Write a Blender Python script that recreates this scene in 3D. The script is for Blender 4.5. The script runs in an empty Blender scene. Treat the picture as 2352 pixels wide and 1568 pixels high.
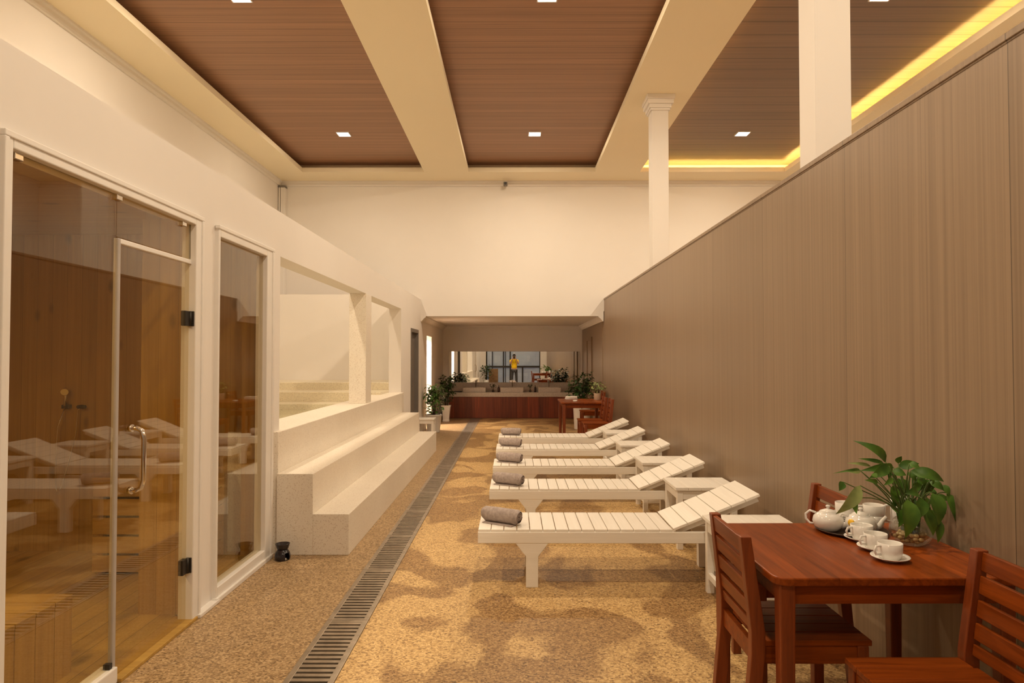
import bpy, bmesh, math, random
from mathutils import Vector, Matrix, Euler
R = math.radians
random.seed(7)
S = bpy.context.scene
COL = S.collection

# ------------------------------------------------------------------ camera
F = 1568.0                      # focal length in pixels of the 2352 px frame
cd = bpy.data.cameras.new('camera')
cam = bpy.data.objects.new('camera', cd); COL.objects.link(cam)
cd.sensor_width = 36.0; cd.lens = F / 2352 * 36.0
cd.clip_start = 0.02; cd.clip_end = 100
cam.location = (0, 0, 1.5)
cam.rotation_euler = (R(90) + math.atan(37 / F), 0, math.atan(5 / F))
S.camera = cam

# ------------------------------------------------------------------ view, world, lights
S.view_settings.view_transform = 'Standard'
S.view_settings.look = 'None'
S.view_settings.exposure = 0.0
S.view_settings.gamma = 1.0
S.cycles.max_bounces = 12
S.cycles.diffuse_bounces = 9
S.cycles.glossy_bounces = 6
S.cycles.transparent_max_bounces = 16
S.cycles.transmission_bounces = 8
S.cycles.use_denoising = True
S.cycles.sample_clamp_indirect = 10.0
S.cycles.caustics_reflective = True
S.cycles.caustics_refractive = False
w = bpy.data.worlds.new('world'); S.world = w; w.use_nodes = True
w.node_tree.nodes['Background'].inputs[0].default_value = (0.35, 0.42, 0.6, 1)
w.node_tree.nodes['Background'].inputs[1].default_value = 0.25
LAMP_COL = (1.0, 0.80, 0.56)
LAMP_W = 39.0
STRIP_E = 66.0

# ------------------------------------------------------------------ materials
def nt(name):
    m = bpy.data.materials.new(name); m.use_nodes = True
    t = m.node_tree; b = t.nodes['Principled BSDF']
    return m, t, b
def N(t, typ, **kw):
    n = t.nodes.new(typ)
    for k, v in kw.items(): setattr(n, k, v)
    return n
def L(t, a, b): t.links.new(a, b)
def rgba(c): return (c[0], c[1], c[2], 1)
def ramp(t, fac, stops):
    r = N(t, 'ShaderNodeValToRGB')
    e = r.color_ramp.elements
    while len(e) > 1: e.remove(e[-1])
    e[0].position = stops[0][0]; e[0].color = rgba(stops[0][1])
    for p, c in stops[1:]:
        x = e.new(p); x.color = rgba(c)
    L(t, fac, r.inputs[0]); return r.outputs[0]
def coords(t, scale=(1, 1, 1), loc=(0, 0, 0)):
    tc = N(t, 'ShaderNodeTexCoord'); mp = N(t, 'ShaderNodeMapping')
    mp.inputs['Scale'].default_value = scale; mp.inputs['Location'].default_value = loc
    L(t, tc.outputs['Object'], mp.inputs[0]); return mp.outputs[0]
def noise(t, vec, scale, detail=4, rough=0.6, dist=0.0):
    n = N(t, 'ShaderNodeTexNoise'); n.inputs['Scale'].default_value = scale
    n.inputs['Detail'].default_value = detail; n.inputs['Roughness'].default_value = rough
    n.inputs['Distortion'].default_value = dist
    L(t, vec, n.inputs['Vector']); return n.outputs['Fac']
def math_(t, op, a, b=None):
    n = N(t, 'ShaderNodeMath', operation=op)
    for i, v in enumerate((a, b)):
        if v is None: continue
        if isinstance(v, (int, float)): n.inputs[i].default_value = v
        else: L(t, v, n.inputs[i])
    return n.outputs[0]
def mixc(t, fac, a, b, mode='MIX'):
    n = N(t, 'ShaderNodeMix', data_type='RGBA', blend_type=mode)
    for i, v in ((0, fac), (6, a), (7, b)):
        if isinstance(v, (int, float)): n.inputs[i].default_value = v
        elif isinstance(v, tuple): n.inputs[i].default_value = rgba(v)
        else: L(t, v, n.inputs[i])
    return n.outputs[2]
def bump(t, b, h, strength=0.2, dist=0.01):
    n = N(t, 'ShaderNodeBump'); n.inputs['Strength'].default_value = strength
    n.inputs['Distance'].default_value = dist
    L(t, h, n.inputs['Height']); L(t, n.outputs[0], b.inputs['Normal'])

def plain(name, c, rough=0.5, metal=0.0, var=0.06, scale=6.0, spec=0.5, bmp=0.0):
    m, t, b = nt(name)
    v = coords(t)
    n = noise(t, v, scale)
    lo = tuple(x * (1 - var) for x in c); hi = tuple(min(1, x * (1 + var)) for x in c)
    L(t, ramp(t, n, [(0.3, lo), (0.7, hi)]), b.inputs['Base Color'])
    b.inputs['Roughness'].default_value = rough; b.inputs['Metallic'].default_value = metal
    b.inputs['Specular IOR Level'].default_value = spec
    if bmp: bump(t, b, noise(t, v, scale * 30, 3), bmp, 0.003)
    return m

def wood(name, c1, c2, grain='X', fine=60, rough=0.45, plank=None, plank_axis='Y', plank_var=0.35,
         groove=0.0, knots=0.0, spec=0.5, long=1.5, bmp=0.0, contrast=(0.3, 0.7)):
    """streaky grain along one axis; optional planks of a given width with tint steps and groove lines"""
    m, t, b = nt(name)
    sc = [fine, fine, fine]; sc['XYZ'.index(grain)] = long
    v = coords(t, tuple(sc))
    vec = v
    tc = N(t, 'ShaderNodeTexCoord'); sx = N(t, 'ShaderNodeSeparateXYZ'); L(t, tc.outputs['Object'], sx.inputs[0])
    rnd = None
    if plank:
        q = math_(t, 'DIVIDE', sx.outputs['XYZ'.index(plank_axis)], plank)
        fl = math_(t, 'FLOOR', q)
        wn = N(t, 'ShaderNodeTexWhiteNoise', noise_dimensions='1D'); L(t, fl, wn.inputs['W'])
        rnd = wn.outputs['Value']
        cx = N(t, 'ShaderNodeCombineXYZ')
        off = math_(t, 'MULTIPLY', rnd, 37.0)
        for i in range(3): L(t, off, cx.inputs[i])
        va = N(t, 'ShaderNodeVectorMath', operation='ADD'); L(t, v, va.inputs[0]); L(t, cx.outputs[0], va.inputs[1])
        vec = va.outputs[0]
    n = noise(t, vec, 1.0, 5, 0.65, 0.6)
    col = ramp(t, n, [(contrast[0], c1), (contrast[1], c2)])
    if rnd is not None:
        k = math_(t, 'ADD', math_(t, 'MULTIPLY', rnd, plank_var), 1 - plank_var / 2)
        cc = N(t, 'ShaderNodeCombineColor')
        for i in range(3): L(t, k, cc.inputs[i])
        col = mixc(t, 1.0, col, cc.outputs[0], 'MULTIPLY')
        if groove:
            fr = math_(t, 'FRACT', q)
            g = math_(t, 'LESS_THAN', fr, groove)
            col = mixc(t, math_(t, 'MULTIPLY', g, 0.65), col, tuple(x * 0.25 for x in c1))
    if knots:
        vo = N(t, 'ShaderNodeTexVoronoi'); vo.inputs['Scale'].default_value = knots
        mp = coords(t, tuple(0.45 if a == grain else 1.0 for a in 'XYZ')); L(t, mp, vo.inputs['Vector'])
        kf = ramp(t, vo.outputs['Distance'], [(0.0, (1, 1, 1)), (0.11, (0.5, 0.5, 0.5)), (0.17, (0, 0, 0))])
        col = mixc(t, math_(t, 'MULTIPLY', kf, 0.8), col, tuple(x * 0.22 for x in c1))
    L(t, col, b.inputs['Base Color'])
    b.inputs['Roughness'].default_value = rough; b.inputs['Specular IOR Level'].default_value = spec
    if bmp: bump(t, b, n, bmp, 0.002)
    return m

def terrazzo(name, base, dark, rough=0.35, amount=0.25):
    m, t, b = nt(name)
    v = coords(t)
    vo = N(t, 'ShaderNodeTexVoronoi'); vo.inputs['Scale'].default_value = 170; L(t, v, vo.inputs['Vector'])
    sp = N(t, 'ShaderNodeSeparateColor'); L(t, vo.outputs['Color'], sp.inputs[0])
    f = ramp(t, sp.outputs[0], [(0.0, (0, 0, 0)), (1 - amount, (0, 0, 0)), (1 - amount + 0.06, (1, 1, 1))])
    big = noise(t, v, 2.2, 3)
    c = ramp(t, big, [(0.3, tuple(x * 0.95 for x in base)), (0.7, base)])
    L(t, mixc(t, f, c, dark), b.inputs['Base Color'])
    b.inputs['Roughness'].default_value = rough
    return m

def floor_mat():
    m, t, b = nt('pebble_wash')
    v = coords(t)
    vo = N(t, 'ShaderNodeTexVoronoi'); vo.inputs['Scale'].default_value = 105; L(t, v, vo.inputs['Vector'])
    sp = N(t, 'ShaderNodeSeparateColor'); L(t, vo.outputs['Color'], sp.inputs[0])
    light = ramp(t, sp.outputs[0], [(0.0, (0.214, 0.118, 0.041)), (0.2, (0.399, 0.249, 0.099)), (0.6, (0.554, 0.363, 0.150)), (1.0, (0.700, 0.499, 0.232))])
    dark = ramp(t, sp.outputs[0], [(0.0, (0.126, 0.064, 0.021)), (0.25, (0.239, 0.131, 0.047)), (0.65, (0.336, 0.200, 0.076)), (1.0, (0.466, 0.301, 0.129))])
    grey = ramp(t, sp.outputs[0], [(0.0, (0.175, 0.108, 0.051)), (0.25, (0.320, 0.212, 0.107)), (0.65, (0.437, 0.296, 0.155)), (1.0, (0.583, 0.423, 0.242))])
    # reflected light and shade painted into the pebble colour as wavy fields
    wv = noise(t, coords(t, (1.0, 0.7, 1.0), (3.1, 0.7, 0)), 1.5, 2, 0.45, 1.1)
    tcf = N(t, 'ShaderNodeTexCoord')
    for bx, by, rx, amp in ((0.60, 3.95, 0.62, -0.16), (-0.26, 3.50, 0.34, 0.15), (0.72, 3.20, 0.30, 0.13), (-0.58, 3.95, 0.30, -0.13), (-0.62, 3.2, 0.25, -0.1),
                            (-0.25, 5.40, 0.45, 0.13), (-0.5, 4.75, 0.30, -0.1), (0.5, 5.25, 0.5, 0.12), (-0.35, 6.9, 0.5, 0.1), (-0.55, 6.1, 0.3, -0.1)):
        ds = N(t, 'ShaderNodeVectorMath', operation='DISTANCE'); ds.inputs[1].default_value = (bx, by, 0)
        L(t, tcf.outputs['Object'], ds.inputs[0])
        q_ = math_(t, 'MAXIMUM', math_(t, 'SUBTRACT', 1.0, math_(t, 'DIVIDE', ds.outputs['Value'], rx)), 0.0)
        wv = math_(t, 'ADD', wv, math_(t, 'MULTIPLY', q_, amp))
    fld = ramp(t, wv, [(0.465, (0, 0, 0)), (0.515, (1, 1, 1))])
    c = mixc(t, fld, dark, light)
    tc = N(t, 'ShaderNodeTexCoord'); sx = N(t, 'ShaderNodeSeparateXYZ'); L(t, tc.outputs['Object'], sx.inputs[0])
    left = math_(t, 'LESS_THAN', sx.outputs[0], -0.95)
    c = mixc(t, left, c, grey)
    q = math_(t, 'FRACT', math_(t, 'DIVIDE', math_(t, 'SUBTRACT', sx.outputs[1], 4.86), 1.73))
    j = math_(t, 'LESS_THAN', q, 0.004)
    c = mixc(t, math_(t, 'MULTIPLY', j, 0.7), c, (0.10, 0.06, 0.03))
    L(t, c, b.inputs['Base Color'])
    b.inputs['Roughness'].default_value = 0.42
    b.inputs['Specular IOR Level'].default_value = 0.35
    bump(t, b, vo.outputs['Distance'], 0.25, 0.003)
    return m

def glass_mat(name, tint, refl=1.0):
    m = bpy.data.materials.new(name); m.use_nodes = True; t = m.node_tree; t.nodes.clear()
    o = N(t, 'ShaderNodeOutputMaterial'); mx = N(t, 'ShaderNodeMixShader')
    tr = N(t, 'ShaderNodeBsdfTransparent'); tr.inputs[0].default_value = rgba(tint)
    gl = N(t, 'ShaderNodeBsdfGlossy'); gl.inputs['Roughness'].default_value = 0.0
    gl.inputs['Color'].default_value = (1, 1, 1, 1)
    fr = N(t, 'ShaderNodeFresnel'); ge = N(t, 'ShaderNodeNewGeometry')
    L(t, math_(t, 'SUBTRACT', 1.52, math_(t, 'MULTIPLY', ge.outputs['Backfacing'], 1.52 - 1 / 1.52)), fr.inputs[0])
    L(t, math_(t, 'MULTIPLY', fr.outputs[0], refl), mx.inputs[0])
    L(t, tr.outputs[0], mx.inputs[1]); L(t, gl.outputs[0], mx.inputs[2]); L(t, mx.outputs[0], o.inputs[0])
    return m

def emit(name, c, s):
    m = bpy.data.materials.new(name); m.use_nodes = True; t = m.node_tree; t.nodes.clear()
    o = N(t, 'ShaderNodeOutputMaterial'); e = N(t, 'ShaderNodeEmission')
    e.inputs[0].default_value = rgba(c); e.inputs[1].default_value = s
    L(t, e.outputs[0], o.inputs[0]); return m

M = {}
M['paint'] = plain('white_paint', (0.80, 0.77, 0.735), 0.75, var=0.015, scale=1.2, spec=0.25)
M['ceil_paint'] = plain('ceiling_paint', (0.900, 0.815, 0.616), 0.8, var=0.012, scale=0.8, spec=0.2)
M['frame_white'] = plain('white_frame', (0.80, 0.78, 0.75), 0.4, var=0.02)
M['white_wood'] = wood('white_painted_wood', (0.80, 0.765, 0.70), (0.88, 0.85, 0.79), 'X', 25, 0.42, long=1.2, bmp=0.08)
M['white_wood_y'] = wood('white_painted_wood_y', (0.80, 0.765, 0.70), (0.88, 0.85, 0.79), 'Y', 25, 0.42, long=1.2, bmp=0.08)
M['wallwood'] = wood('laminate_wall', (0.204, 0.141, 0.090), (0.316, 0.225, 0.144), 'Z', 55, 0.38, plank=1.22, plank_axis='Y', plank_var=0.06, groove=0.004, long=0.35, spec=0.4, contrast=(0.25, 0.75))
M['ceilwood'] = wood('ceiling_planks', (0.262, 0.143, 0.086), (0.422, 0.232, 0.140), 'X', 30, 0.5, plank=0.155, plank_axis='Y', plank_var=0.14, groove=0.05, long=0.45, contrast=(0.25, 0.75))
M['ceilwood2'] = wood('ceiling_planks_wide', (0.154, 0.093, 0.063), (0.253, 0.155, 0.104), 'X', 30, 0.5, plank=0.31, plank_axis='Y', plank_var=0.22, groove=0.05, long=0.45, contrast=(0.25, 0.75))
M['redwood'] = wood('red_hardwood', (0.150, 0.028, 0.003), (0.320, 0.068, 0.008), 'X', 40, 0.33, plank=0.14, plank_axis='Y', plank_var=0.35, long=2.2, spec=0.22)
M['redwood_y'] = wood('red_hardwood_y', (0.150, 0.028, 0.003), (0.320, 0.068, 0.008), 'Y', 40, 0.33, plank=0.105, plank_axis='X', plank_var=0.45, long=2.2, spec=0.22)
M['redwood_z'] = wood('red_hardwood_z', (0.14, 0.026, 0.005), (0.26, 0.056, 0.011), 'Z', 40, 0.38, long=2.2)
M['cabinet_wood'] = wood('cabinet_hardwood', (0.111, 0.018, 0.004), (0.230, 0.042, 0.010), 'Z', 34, 0.4, plank=0.13, plank_axis='X', plank_var=0.5, long=1.4)
M['pine_v'] = wood('pine_boards_v', (0.350, 0.195, 0.034), (0.490, 0.295, 0.060), 'Z', 28, 0.5, plank=0.115, plank_axis='X', plank_var=0.12, groove=0.018, knots=5.5, long=0.8)
M['pine_vy'] = wood('pine_boards_vy', (0.350, 0.195, 0.034), (0.490, 0.295, 0.060), 'Z', 28, 0.5, plank=0.115, plank_axis='Y', plank_var=0.12, groove=0.018, knots=5.5, long=0.8)
M['pine_h'] = wood('pine_boards_h', (0.370, 0.210, 0.040), (0.510, 0.315, 0.070), 'X', 28, 0.5, knots=5.0, long=0.8)
M['pine_floor'] = wood('pine_floor', (0.410, 0.250, 0.050), (0.570, 0.370, 0.085), 'Y', 28, 0.4, plank=0.12, plank_axis='X', plank_var=0.2, groove=0.04, knots=4.0, long=0.8)
M['oldwood'] = wood('brown_cabinet', (0.16, 0.085, 0.035), (0.26, 0.15, 0.065), 'Z', 30, 0.5, long=1.2)
M['terrazzo'] = terrazzo('white_terrazzo', (0.84, 0.785, 0.69), (0.64, 0.56, 0.47), 0.4, 0.14)
M['terrazzo_grey'] = terrazzo('counter_terrazzo', (0.56, 0.49, 0.42), (0.35, 0.29, 0.24), 0.4, 0.3)
M['pooltile'] = terrazzo('pool_terrazzo', (0.74, 0.67, 0.50), (0.52, 0.45, 0.33), 0.3, 0.2)
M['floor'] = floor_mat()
M['concrete'] = plain('dark_channel', (0.02, 0.017, 0.013), 0.9)
M['seal'] = plain('grey_door_seal', (0.42, 0.385, 0.36), 0.45, var=0.05)
M['steel'] = plain('galvanised_steel', (0.42, 0.36, 0.29), 0.42, 0.75, var=0.25, scale=9)
M['chrome'] = plain('chrome', (0.75, 0.72, 0.68), 0.12, 1.0)
M['darkmetal'] = plain('dark_metal', (0.045, 0.04, 0.035), 0.45, 0.6)
M['greymetal'] = plain('grey_door_metal', (0.20, 0.18, 0.165), 0.45, 0.2)
M['black'] = plain('black_plastic', (0.015, 0.014, 0.013), 0.4)
M['glass'] = glass_mat('clear_glass', (0.93, 0.90, 0.80), 1.1)
M['bowlglass'] = glass_mat('bowl_glass', (0.93, 0.95, 0.93), 1.2)
M['towel'] = plain('grey_towel', (0.40, 0.335, 0.31), 0.95, var=0.22, scale=45, spec=0.1, bmp=0.5)
M['porcelain'] = plain('white_porcelain', (0.80, 0.78, 0.74), 0.12, var=0.01)
M['cream_pot'] = plain('cream_pot', (0.75, 0.66, 0.52), 0.3, var=0.02)
M['white_pot'] = plain('white_pot', (0.70, 0.67, 0.63), 0.45, var=0.04, bmp=0.3)
M['soil'] = plain('soil', (0.05, 0.03, 0.018), 0.9, var=0.3, scale=60)
M['pebble'] = plain('tan_pebbles', (0.55, 0.38, 0.18), 0.6, var=0.3, scale=30)
M['ceramic'] = plain('dark_ceramic', (0.022, 0.018, 0.022), 0.2, var=0.3, scale=30)
M['tray'] = plain('brown_tray', (0.045, 0.025, 0.015), 0.35)
M['yellow'] = plain('yellow_tag', (0.85, 0.50, 0.02), 0.5)
M['paper'] = plain('white_cloth', (0.78, 0.74, 0.69), 0.8)
M['water'] = plain('pool_water', (0.50, 0.47, 0.30), 0.06, var=0.05, scale=3)
M['blind'] = plain('grey_blue_blind', (0.46, 0.56, 0.80), 0.7, var=0.08, scale=3)
_b = M['blind'].node_tree.nodes['Principled BSDF']; _b.inputs['Emission Color'].default_value = (0.50, 0.60, 0.95, 1); _b.inputs['Emission Strength'].default_value = 0.16   # daylight behind the blinds
M['skin'] = plain('skin', (0.48, 0.27, 0.17), 0.55, var=0.04)
M['hair'] = plain('black_hair', (0.02, 0.015, 0.012), 0.5)
M['shirt'] = plain('yellow_cotton', (0.90, 0.60, 0.01), 0.85, var=0.05, scale=12)
M['trousers'] = plain('dark_grey_trousers', (0.055, 0.055, 0.06), 0.85)
M['shoe'] = plain('white_shoe', (0.7, 0.68, 0.64), 0.6)
M['lens'] = plain('lens_glass', (0.02, 0.02, 0.03), 0.05)
M['flash'] = plain('flash_head', (0.75, 0.75, 0.75), 0.3)
M['amber'] = plain('amber_bottle', (0.035, 0.012, 0.006), 0.15)
def leafm(name, a, b_):
    m, t, b = nt(name)
    v = coords(t)
    L(t, ramp(t, noise(t, v, 14, 2), [(0.3, a), (0.7, b_)]), b.inputs['Base Color'])
    b.inputs['Roughness'].default_value = 0.4
    return m
M['leaf'] = leafm('bright_leaf', (0.035, 0.105, 0.012), (0.11, 0.235, 0.03))
M['leaf_pale'] = leafm('pale_leaf', (0.16, 0.24, 0.07), (0.36, 0.42, 0.16))
M['leaf_mid'] = leafm('mid_leaf', (0.045, 0.12, 0.02), (0.13, 0.25, 0.05))
M['leaf_dark'] = leafm('dark_leaf', (0.012, 0.038, 0.008), (0.04, 0.09, 0.018))
M['stem'] = plain('green_stem', (0.10, 0.17, 0.04), 0.5)
M['bark'] = plain('brown_stem', (0.09, 0.06, 0.03), 0.8)
M['led'] = emit('lamp_diffuser', (1.0, 0.93, 0.83), 14.0)
M['strip'] = emit('led_strip', (1.0, 0.70, 0.22), STRIP_E)
M['flame'] = emit('candle_flame', (1.0, 0.42, 0.12), 3.0)
def mirror():
    m, t, b = nt('mirror_silver')
    b.inputs['Base Color'].default_value = (0.88, 0.89, 0.87, 1)
    b.inputs['Metallic'].default_value = 1.0; b.inputs['Roughness'].default_value = 0.0
    return m
M['mirror'] = mirror()

# ------------------------------------------------------------------ mesh builder
class MB:
    def __init__(s): s.bm = bmesh.new()
    def box(s, x0, x1, y0, y1, z0, z1, bev=0.0, seg=2, mtx=None):
        bm = s.bm
        v = [bm.verts.new(p) for p in ((x0, y0, z0), (x1, y0, z0), (x1, y1, z0), (x0, y1, z0),
                                       (x0, y0, z1), (x1, y0, z1), (x1, y1, z1), (x0, y1, z1))]
        if mtx is not None:
            for q in v: q.co = mtx @ q.co
        fs = [bm.faces.new([v[i] for i in f]) for f in ((0, 3, 2, 1), (4, 5, 6, 7), (0, 1, 5, 4), (1, 2, 6, 5), (2, 3, 7, 6), (3, 0, 4, 7))]
        if bev:
            es = list({e for f in fs for e in f.edges})
            bmesh.ops.bevel(bm, geom=es, offset=bev, segments=seg, affect='EDGES', profile=0.5, clamp_overlap=True)
        return s
    def prism(s, poly, a0, a1, axis='Y', bev=0.0, mtx=None):
        """polygon in the two other axes (in xyz order), extruded along axis from a0 to a1"""
        bm = s.bm
        def P(p, a):
            r = {'X': (a, p[0], p[1]), 'Y': (p[0], a, p[1]), 'Z': (p[0], p[1], a)}[axis]
            r = Vector(r); return mtx @ r if mtx is not None else r
        A = [bm.verts.new(P(p, a0)) for p in poly]; B = [bm.verts.new(P(p, a1)) for p in poly]
        n = len(poly); fs = [bm.faces.new(A), bm.faces.new(B[::-1])]
        for i in range(n):
            fs.append(bm.faces.new((A[i], B[i], B[(i + 1) % n], A[(i + 1) % n])))
        bmesh.ops.recalc_face_normals(bm, faces=fs)
        if bev:
            es = list({e for f in fs for e in f.edges})
            bmesh.ops.bevel(bm, geom=es, offset=bev, segments=2, affect='EDGES', profile=0.5, clamp_overlap=True)
        return s
    def tube(s, pts, r, n=10, cap=True):
        bm = s.bm; pts = [Vector(p) for p in pts]; rings = []
        rr = r if isinstance(r, (list, tuple)) else [r] * len(pts)
        up = None
        for i, p in enumerate(pts):
            d = (pts[min(i + 1, len(pts) - 1)] - pts[max(i - 1, 0)]).normalized()
            if up is None:
                up = Vector((0, 0, 1)) if abs(d.z) < 0.9 else Vector((1, 0, 0))
            a = d.cross(up)
            if a.length < 1e-4: a = d.cross(Vector((0.3, 1, 0.2)))
            a.normalize(); b = a.cross(d).normalized(); up = b
            rings.append([bm.verts.new(p + (a * math.cos(2 * math.pi * k / n) + b * math.sin(2 * math.pi * k / n)) * rr[i]) for k in range(n)])
        for i in range(len(rings) - 1):
            for k in range(n):
                f = bm.faces.new((rings[i][k], rings[i][(k + 1) % n], rings[i + 1][(k + 1) % n], rings[i + 1][k])); f.smooth = True
        if cap:
            bm.faces.new(rings[0][::-1]); bm.faces.new(rings[-1])
        return s
    def lathe(s, prof, c=(0, 0, 0), n=32, sx=1.0, sy=1.0, sm=True):
        bm = s.bm; rings = []; c = Vector(c)
        for r, z in prof:
            if r < 1e-6: rings.append([bm.verts.new(c + Vector((0, 0, z)))])
            else: rings.append([bm.verts.new(c + Vector((r * sx * math.cos(2 * math.pi * k / n), r * sy * math.sin(2 * math.pi * k / n), z))) for k in range(n)])
        for i in range(len(rings) - 1):
            a, b = rings[i], rings[i + 1]
            for k in range(n):
                k2 = (k + 1) % n
                if len(a) == 1 and len(b) == 1: continue
                if len(a) == 1: f = bm.faces.new((a[0], b[k2], b[k]))
                elif len(b) == 1: f = bm.faces.new((a[k], a[k2], b[0]))
                else: f = bm.faces.new((a[k], a[k2], b[k2], b[k]))
                f.smooth = sm
        return s
    def ball(s, c, rx, ry=None, rz=None, n=12):
        ry = ry or rx; rz = rz or rx
        prof = [(math.sin(math.pi * i / n), -math.cos(math.pi * i / n)) for i in range(n + 1)]
        prof[0] = (0, -1); prof[-1] = (0, 1)
        v0 = len(s.bm.verts); s.lathe(prof, (0, 0, 0), n * 2)
        s.bm.verts.ensure_lookup_table()
        for v in list(s.bm.verts)[v0:]:
            v.co = Vector((c[0] + v.co.x * rx, c[1] + v.co.y * ry, c[2] + v.co.z * rz))
        return s
    def leaf(s, base, tip, width, bend=0.15, side=None, fold=0.25, n=5, shape=0.42):
        """a pointed leaf blade from base to tip, arched by bend, folded along its midrib"""
        bm = s.bm; base = Vector(base); tip = Vector(tip); d = tip - base; ln = d.length
        if ln < 1e-5: return s
        dn = d / ln
        sd = Vector(side) if side is not None else dn.cross(Vector((0, 0, 1)))
        sd = sd - dn * sd.dot(dn)
        if sd.length < 1e-3: sd = dn.cross(Vector((0.2, 1, 0.1)))
        sd.normalize(); nn = sd.cross(dn).normalized()
        if nn.z < 0: nn = -nn
        prev = None
        for i in range(n + 1):
            t = i / n
            c = base + d * t + nn * (bend * ln * 4 * t * (1 - t))
            w_ = width * 0.5 * (math.sin(math.pi * t ** (math.log(0.5) / math.log(shape)))) if 0 < t < 1 else 0.0
            if w_ < 1e-5: row = [bm.verts.new(c)]
            else: row = [bm.verts.new(c - sd * w_ + nn * w_ * fold), bm.verts.new(c), bm.verts.new(c + sd * w_ + nn * w_ * fold)]
            if prev is not None:
                a, b = prev, row
                if len(a) == 1 and len(b) == 3: q = [(a[0], b[1], b[0]), (a[0], b[2], b[1])]
                elif len(a) == 3 and len(b) == 1: q = [(a[0], a[1], b[0]), (a[1], a[2], b[0])]
                else: q = [(a[0], a[1], b[1], b[0]), (a[1], a[2], b[2], b[1])]
                for f in q: bm.faces.new(f).smooth = True
            prev = row
        return s
    def build(s, name, mat, parent=None, **props):
        me = bpy.data.meshes.new(name); s.bm.normal_update(); s.bm.to_mesh(me); s.bm.free()
        o = bpy.data.objects.new(name, me); COL.objects.link(o)
        me.materials.append(M[mat] if isinstance(mat, str) else mat)
        if parent is not None: o.parent = parent
        for k, v in props.items(): o[k] = v
        return o
def tag(o, label, cat, group=None):
    o['label'] = label; o['category'] = cat
    if group: o['group'] = group
    return o
def thing(name, label, cat, loc=(0, 0, 0), rz=0.0, group=None):
    o = bpy.data.objects.new(name, None); COL.objects.link(o)
    o.empty_display_size = 0.1
    o.location = loc; o.rotation_euler = (0, 0, rz)
    return tag(o, label, cat, group)
def struct(mb, name, mat): return mb.build(name, mat, kind='structure')
def dup(root, loc, rz=0.0, label=None, group=None):
    def cp(o, par):
        c = o.copy(); COL.objects.link(c)
        if par is not None: c.parent = par
        for ch in list(o.children): cp(ch, c)
        return c
    r = cp(root, None); r.location = loc; r.rotation_euler = (0, 0, rz)
    if label: r['label'] = label
    if group: r['group'] = group
    return r
def at(px, py, Y):
    """a point of the place from where it shows in the photograph and its distance"""
    d = Vector(((px - 1176) / F, -(py - 784) / F, -1.0))
    d = cam.rotation_euler.to_matrix() @ d
    return Vector((0, 0, 1.5)) + d * (Y / d.y)

# ------------------------------------------------------------------ setting
XL, XR = -1.85, 1.78          # left partition face, wood wall face
YB, YM = 13.5, 17.75          # upper back wall, mirror wall of the alcove
ZC = 5.0
Y0 = -7.0            # far rear wall of the hall
YW = -2.0            # dark glazed screen behind the photographer
# floor with the drain channel left open
m = MB()
m.box(-4.9, -1.07, Y0, 18.0, -0.2, 0); m.box(-0.83, 6.0, Y0, 18.0, -0.2, 0)
m.box(-1.07, -0.83, Y0, 0.9, -0.2, 0); m.box(-1.07, -0.83, 16.93, 18.0, -0.2, 0)
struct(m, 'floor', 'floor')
struct(MB().box(-1.07, -0.83, 0.9, 16.93, -0.2, -0.1), 'drain_channel', 'concrete')
# left partition with openings
m = MB(); T = 0.2
def seg(y0, y1, z0, z1): m.box(XL - T, XL, y0, y1, z0, z1)
seg(Y0, 2.43, 0, 2.65); seg(2.43, 3.975, 2.31, 2.65); seg(3.975, 4.20, 0, 2.65)
seg(4.20, 5.15, 2.31, 2.65); seg(5.15, 5.38, 0, 2.65)
seg(5.38, 11.16, 2.30, 2.65); seg(11.16, 12.19, 0, 2.65)
seg(12.19, 13.13, 2.03, 2.65); seg(13.13, YB, 0, 2.65)
struct(m, 'wall_left', 'paint')
struct(MB().box(-4.9, -4.66, Y0, YB, 0, 5.3), 'wall_outer_left', 'paint')
# right wood-clad wall with its capping
struct(MB().box(XR, XR + 0.08, Y0, YB, 0, 2.635), 'wall_right', 'wallwood')
m = MB(); m.box(XR - 0.008, XR + 0.088, Y0, YB, 2.643, 2.672, 0.003); m.box(XR - 0.002, XR + 0.082, Y0, YB, 2.635, 2.643)
struct(m, 'trim_1', 'wallwood')
struct(MB().box(5.75, 5.95, Y0, YB, 0, 5.3), 'wall_outer_right', 'paint')
# upper back wall over the alcove
m = MB(); m.box(-4.9, 5.95, YB, YB + 0.2, 2.42, 5.3)
m.box(-4.9, XL - T, YB, YB + 0.2, 0, 2.42); m.box(XR + 0.08, 5.95, YB, YB + 0.2, 0, 2.42)
struct(m, 'wall_back', 'paint')
# alcove
m = MB(); m.box(XL - T, XL, YB, 14.43, 0, 2.5); m.box(XL - T, XL, 14.43, 15.27, 1.964, 2.5); m.box(XL - T, XL, 15.27, 18, 0, 2.5)
struct(m, 'wall_alcove_left', 'paint')
struct(MB().box(XR - 0.01, XR + 0.2, YB + 0.2, 18, 0, 2.5).box(XR, XR + 0.2, YB, YB + 0.2, 0, 2.5), 'wall_alcove_right', 'wallwood')
struct(MB().box(XL - T, XR + 0.2, YM, 18.0, 0, 2.5), 'wall_alcove_back', 'paint')
m = MB(); m.box(XL, XR - 0.01, YB, YM, 2.32, 2.42)
struct(m, 'ceiling_alcove', 'paint')
def cornice(m, a, b, s=0.09):
    pass
m = MB()
cw = [(0, 0), (0.10, 0), (0.10, -0.02), (0.075, -0.035), (0.035, -0.075), (0.02, -0.10), (0, -0.10)]
m.prism([(XL + x, 2.32 + z) for x, z in cw], YB, YM, 'Y')
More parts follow.
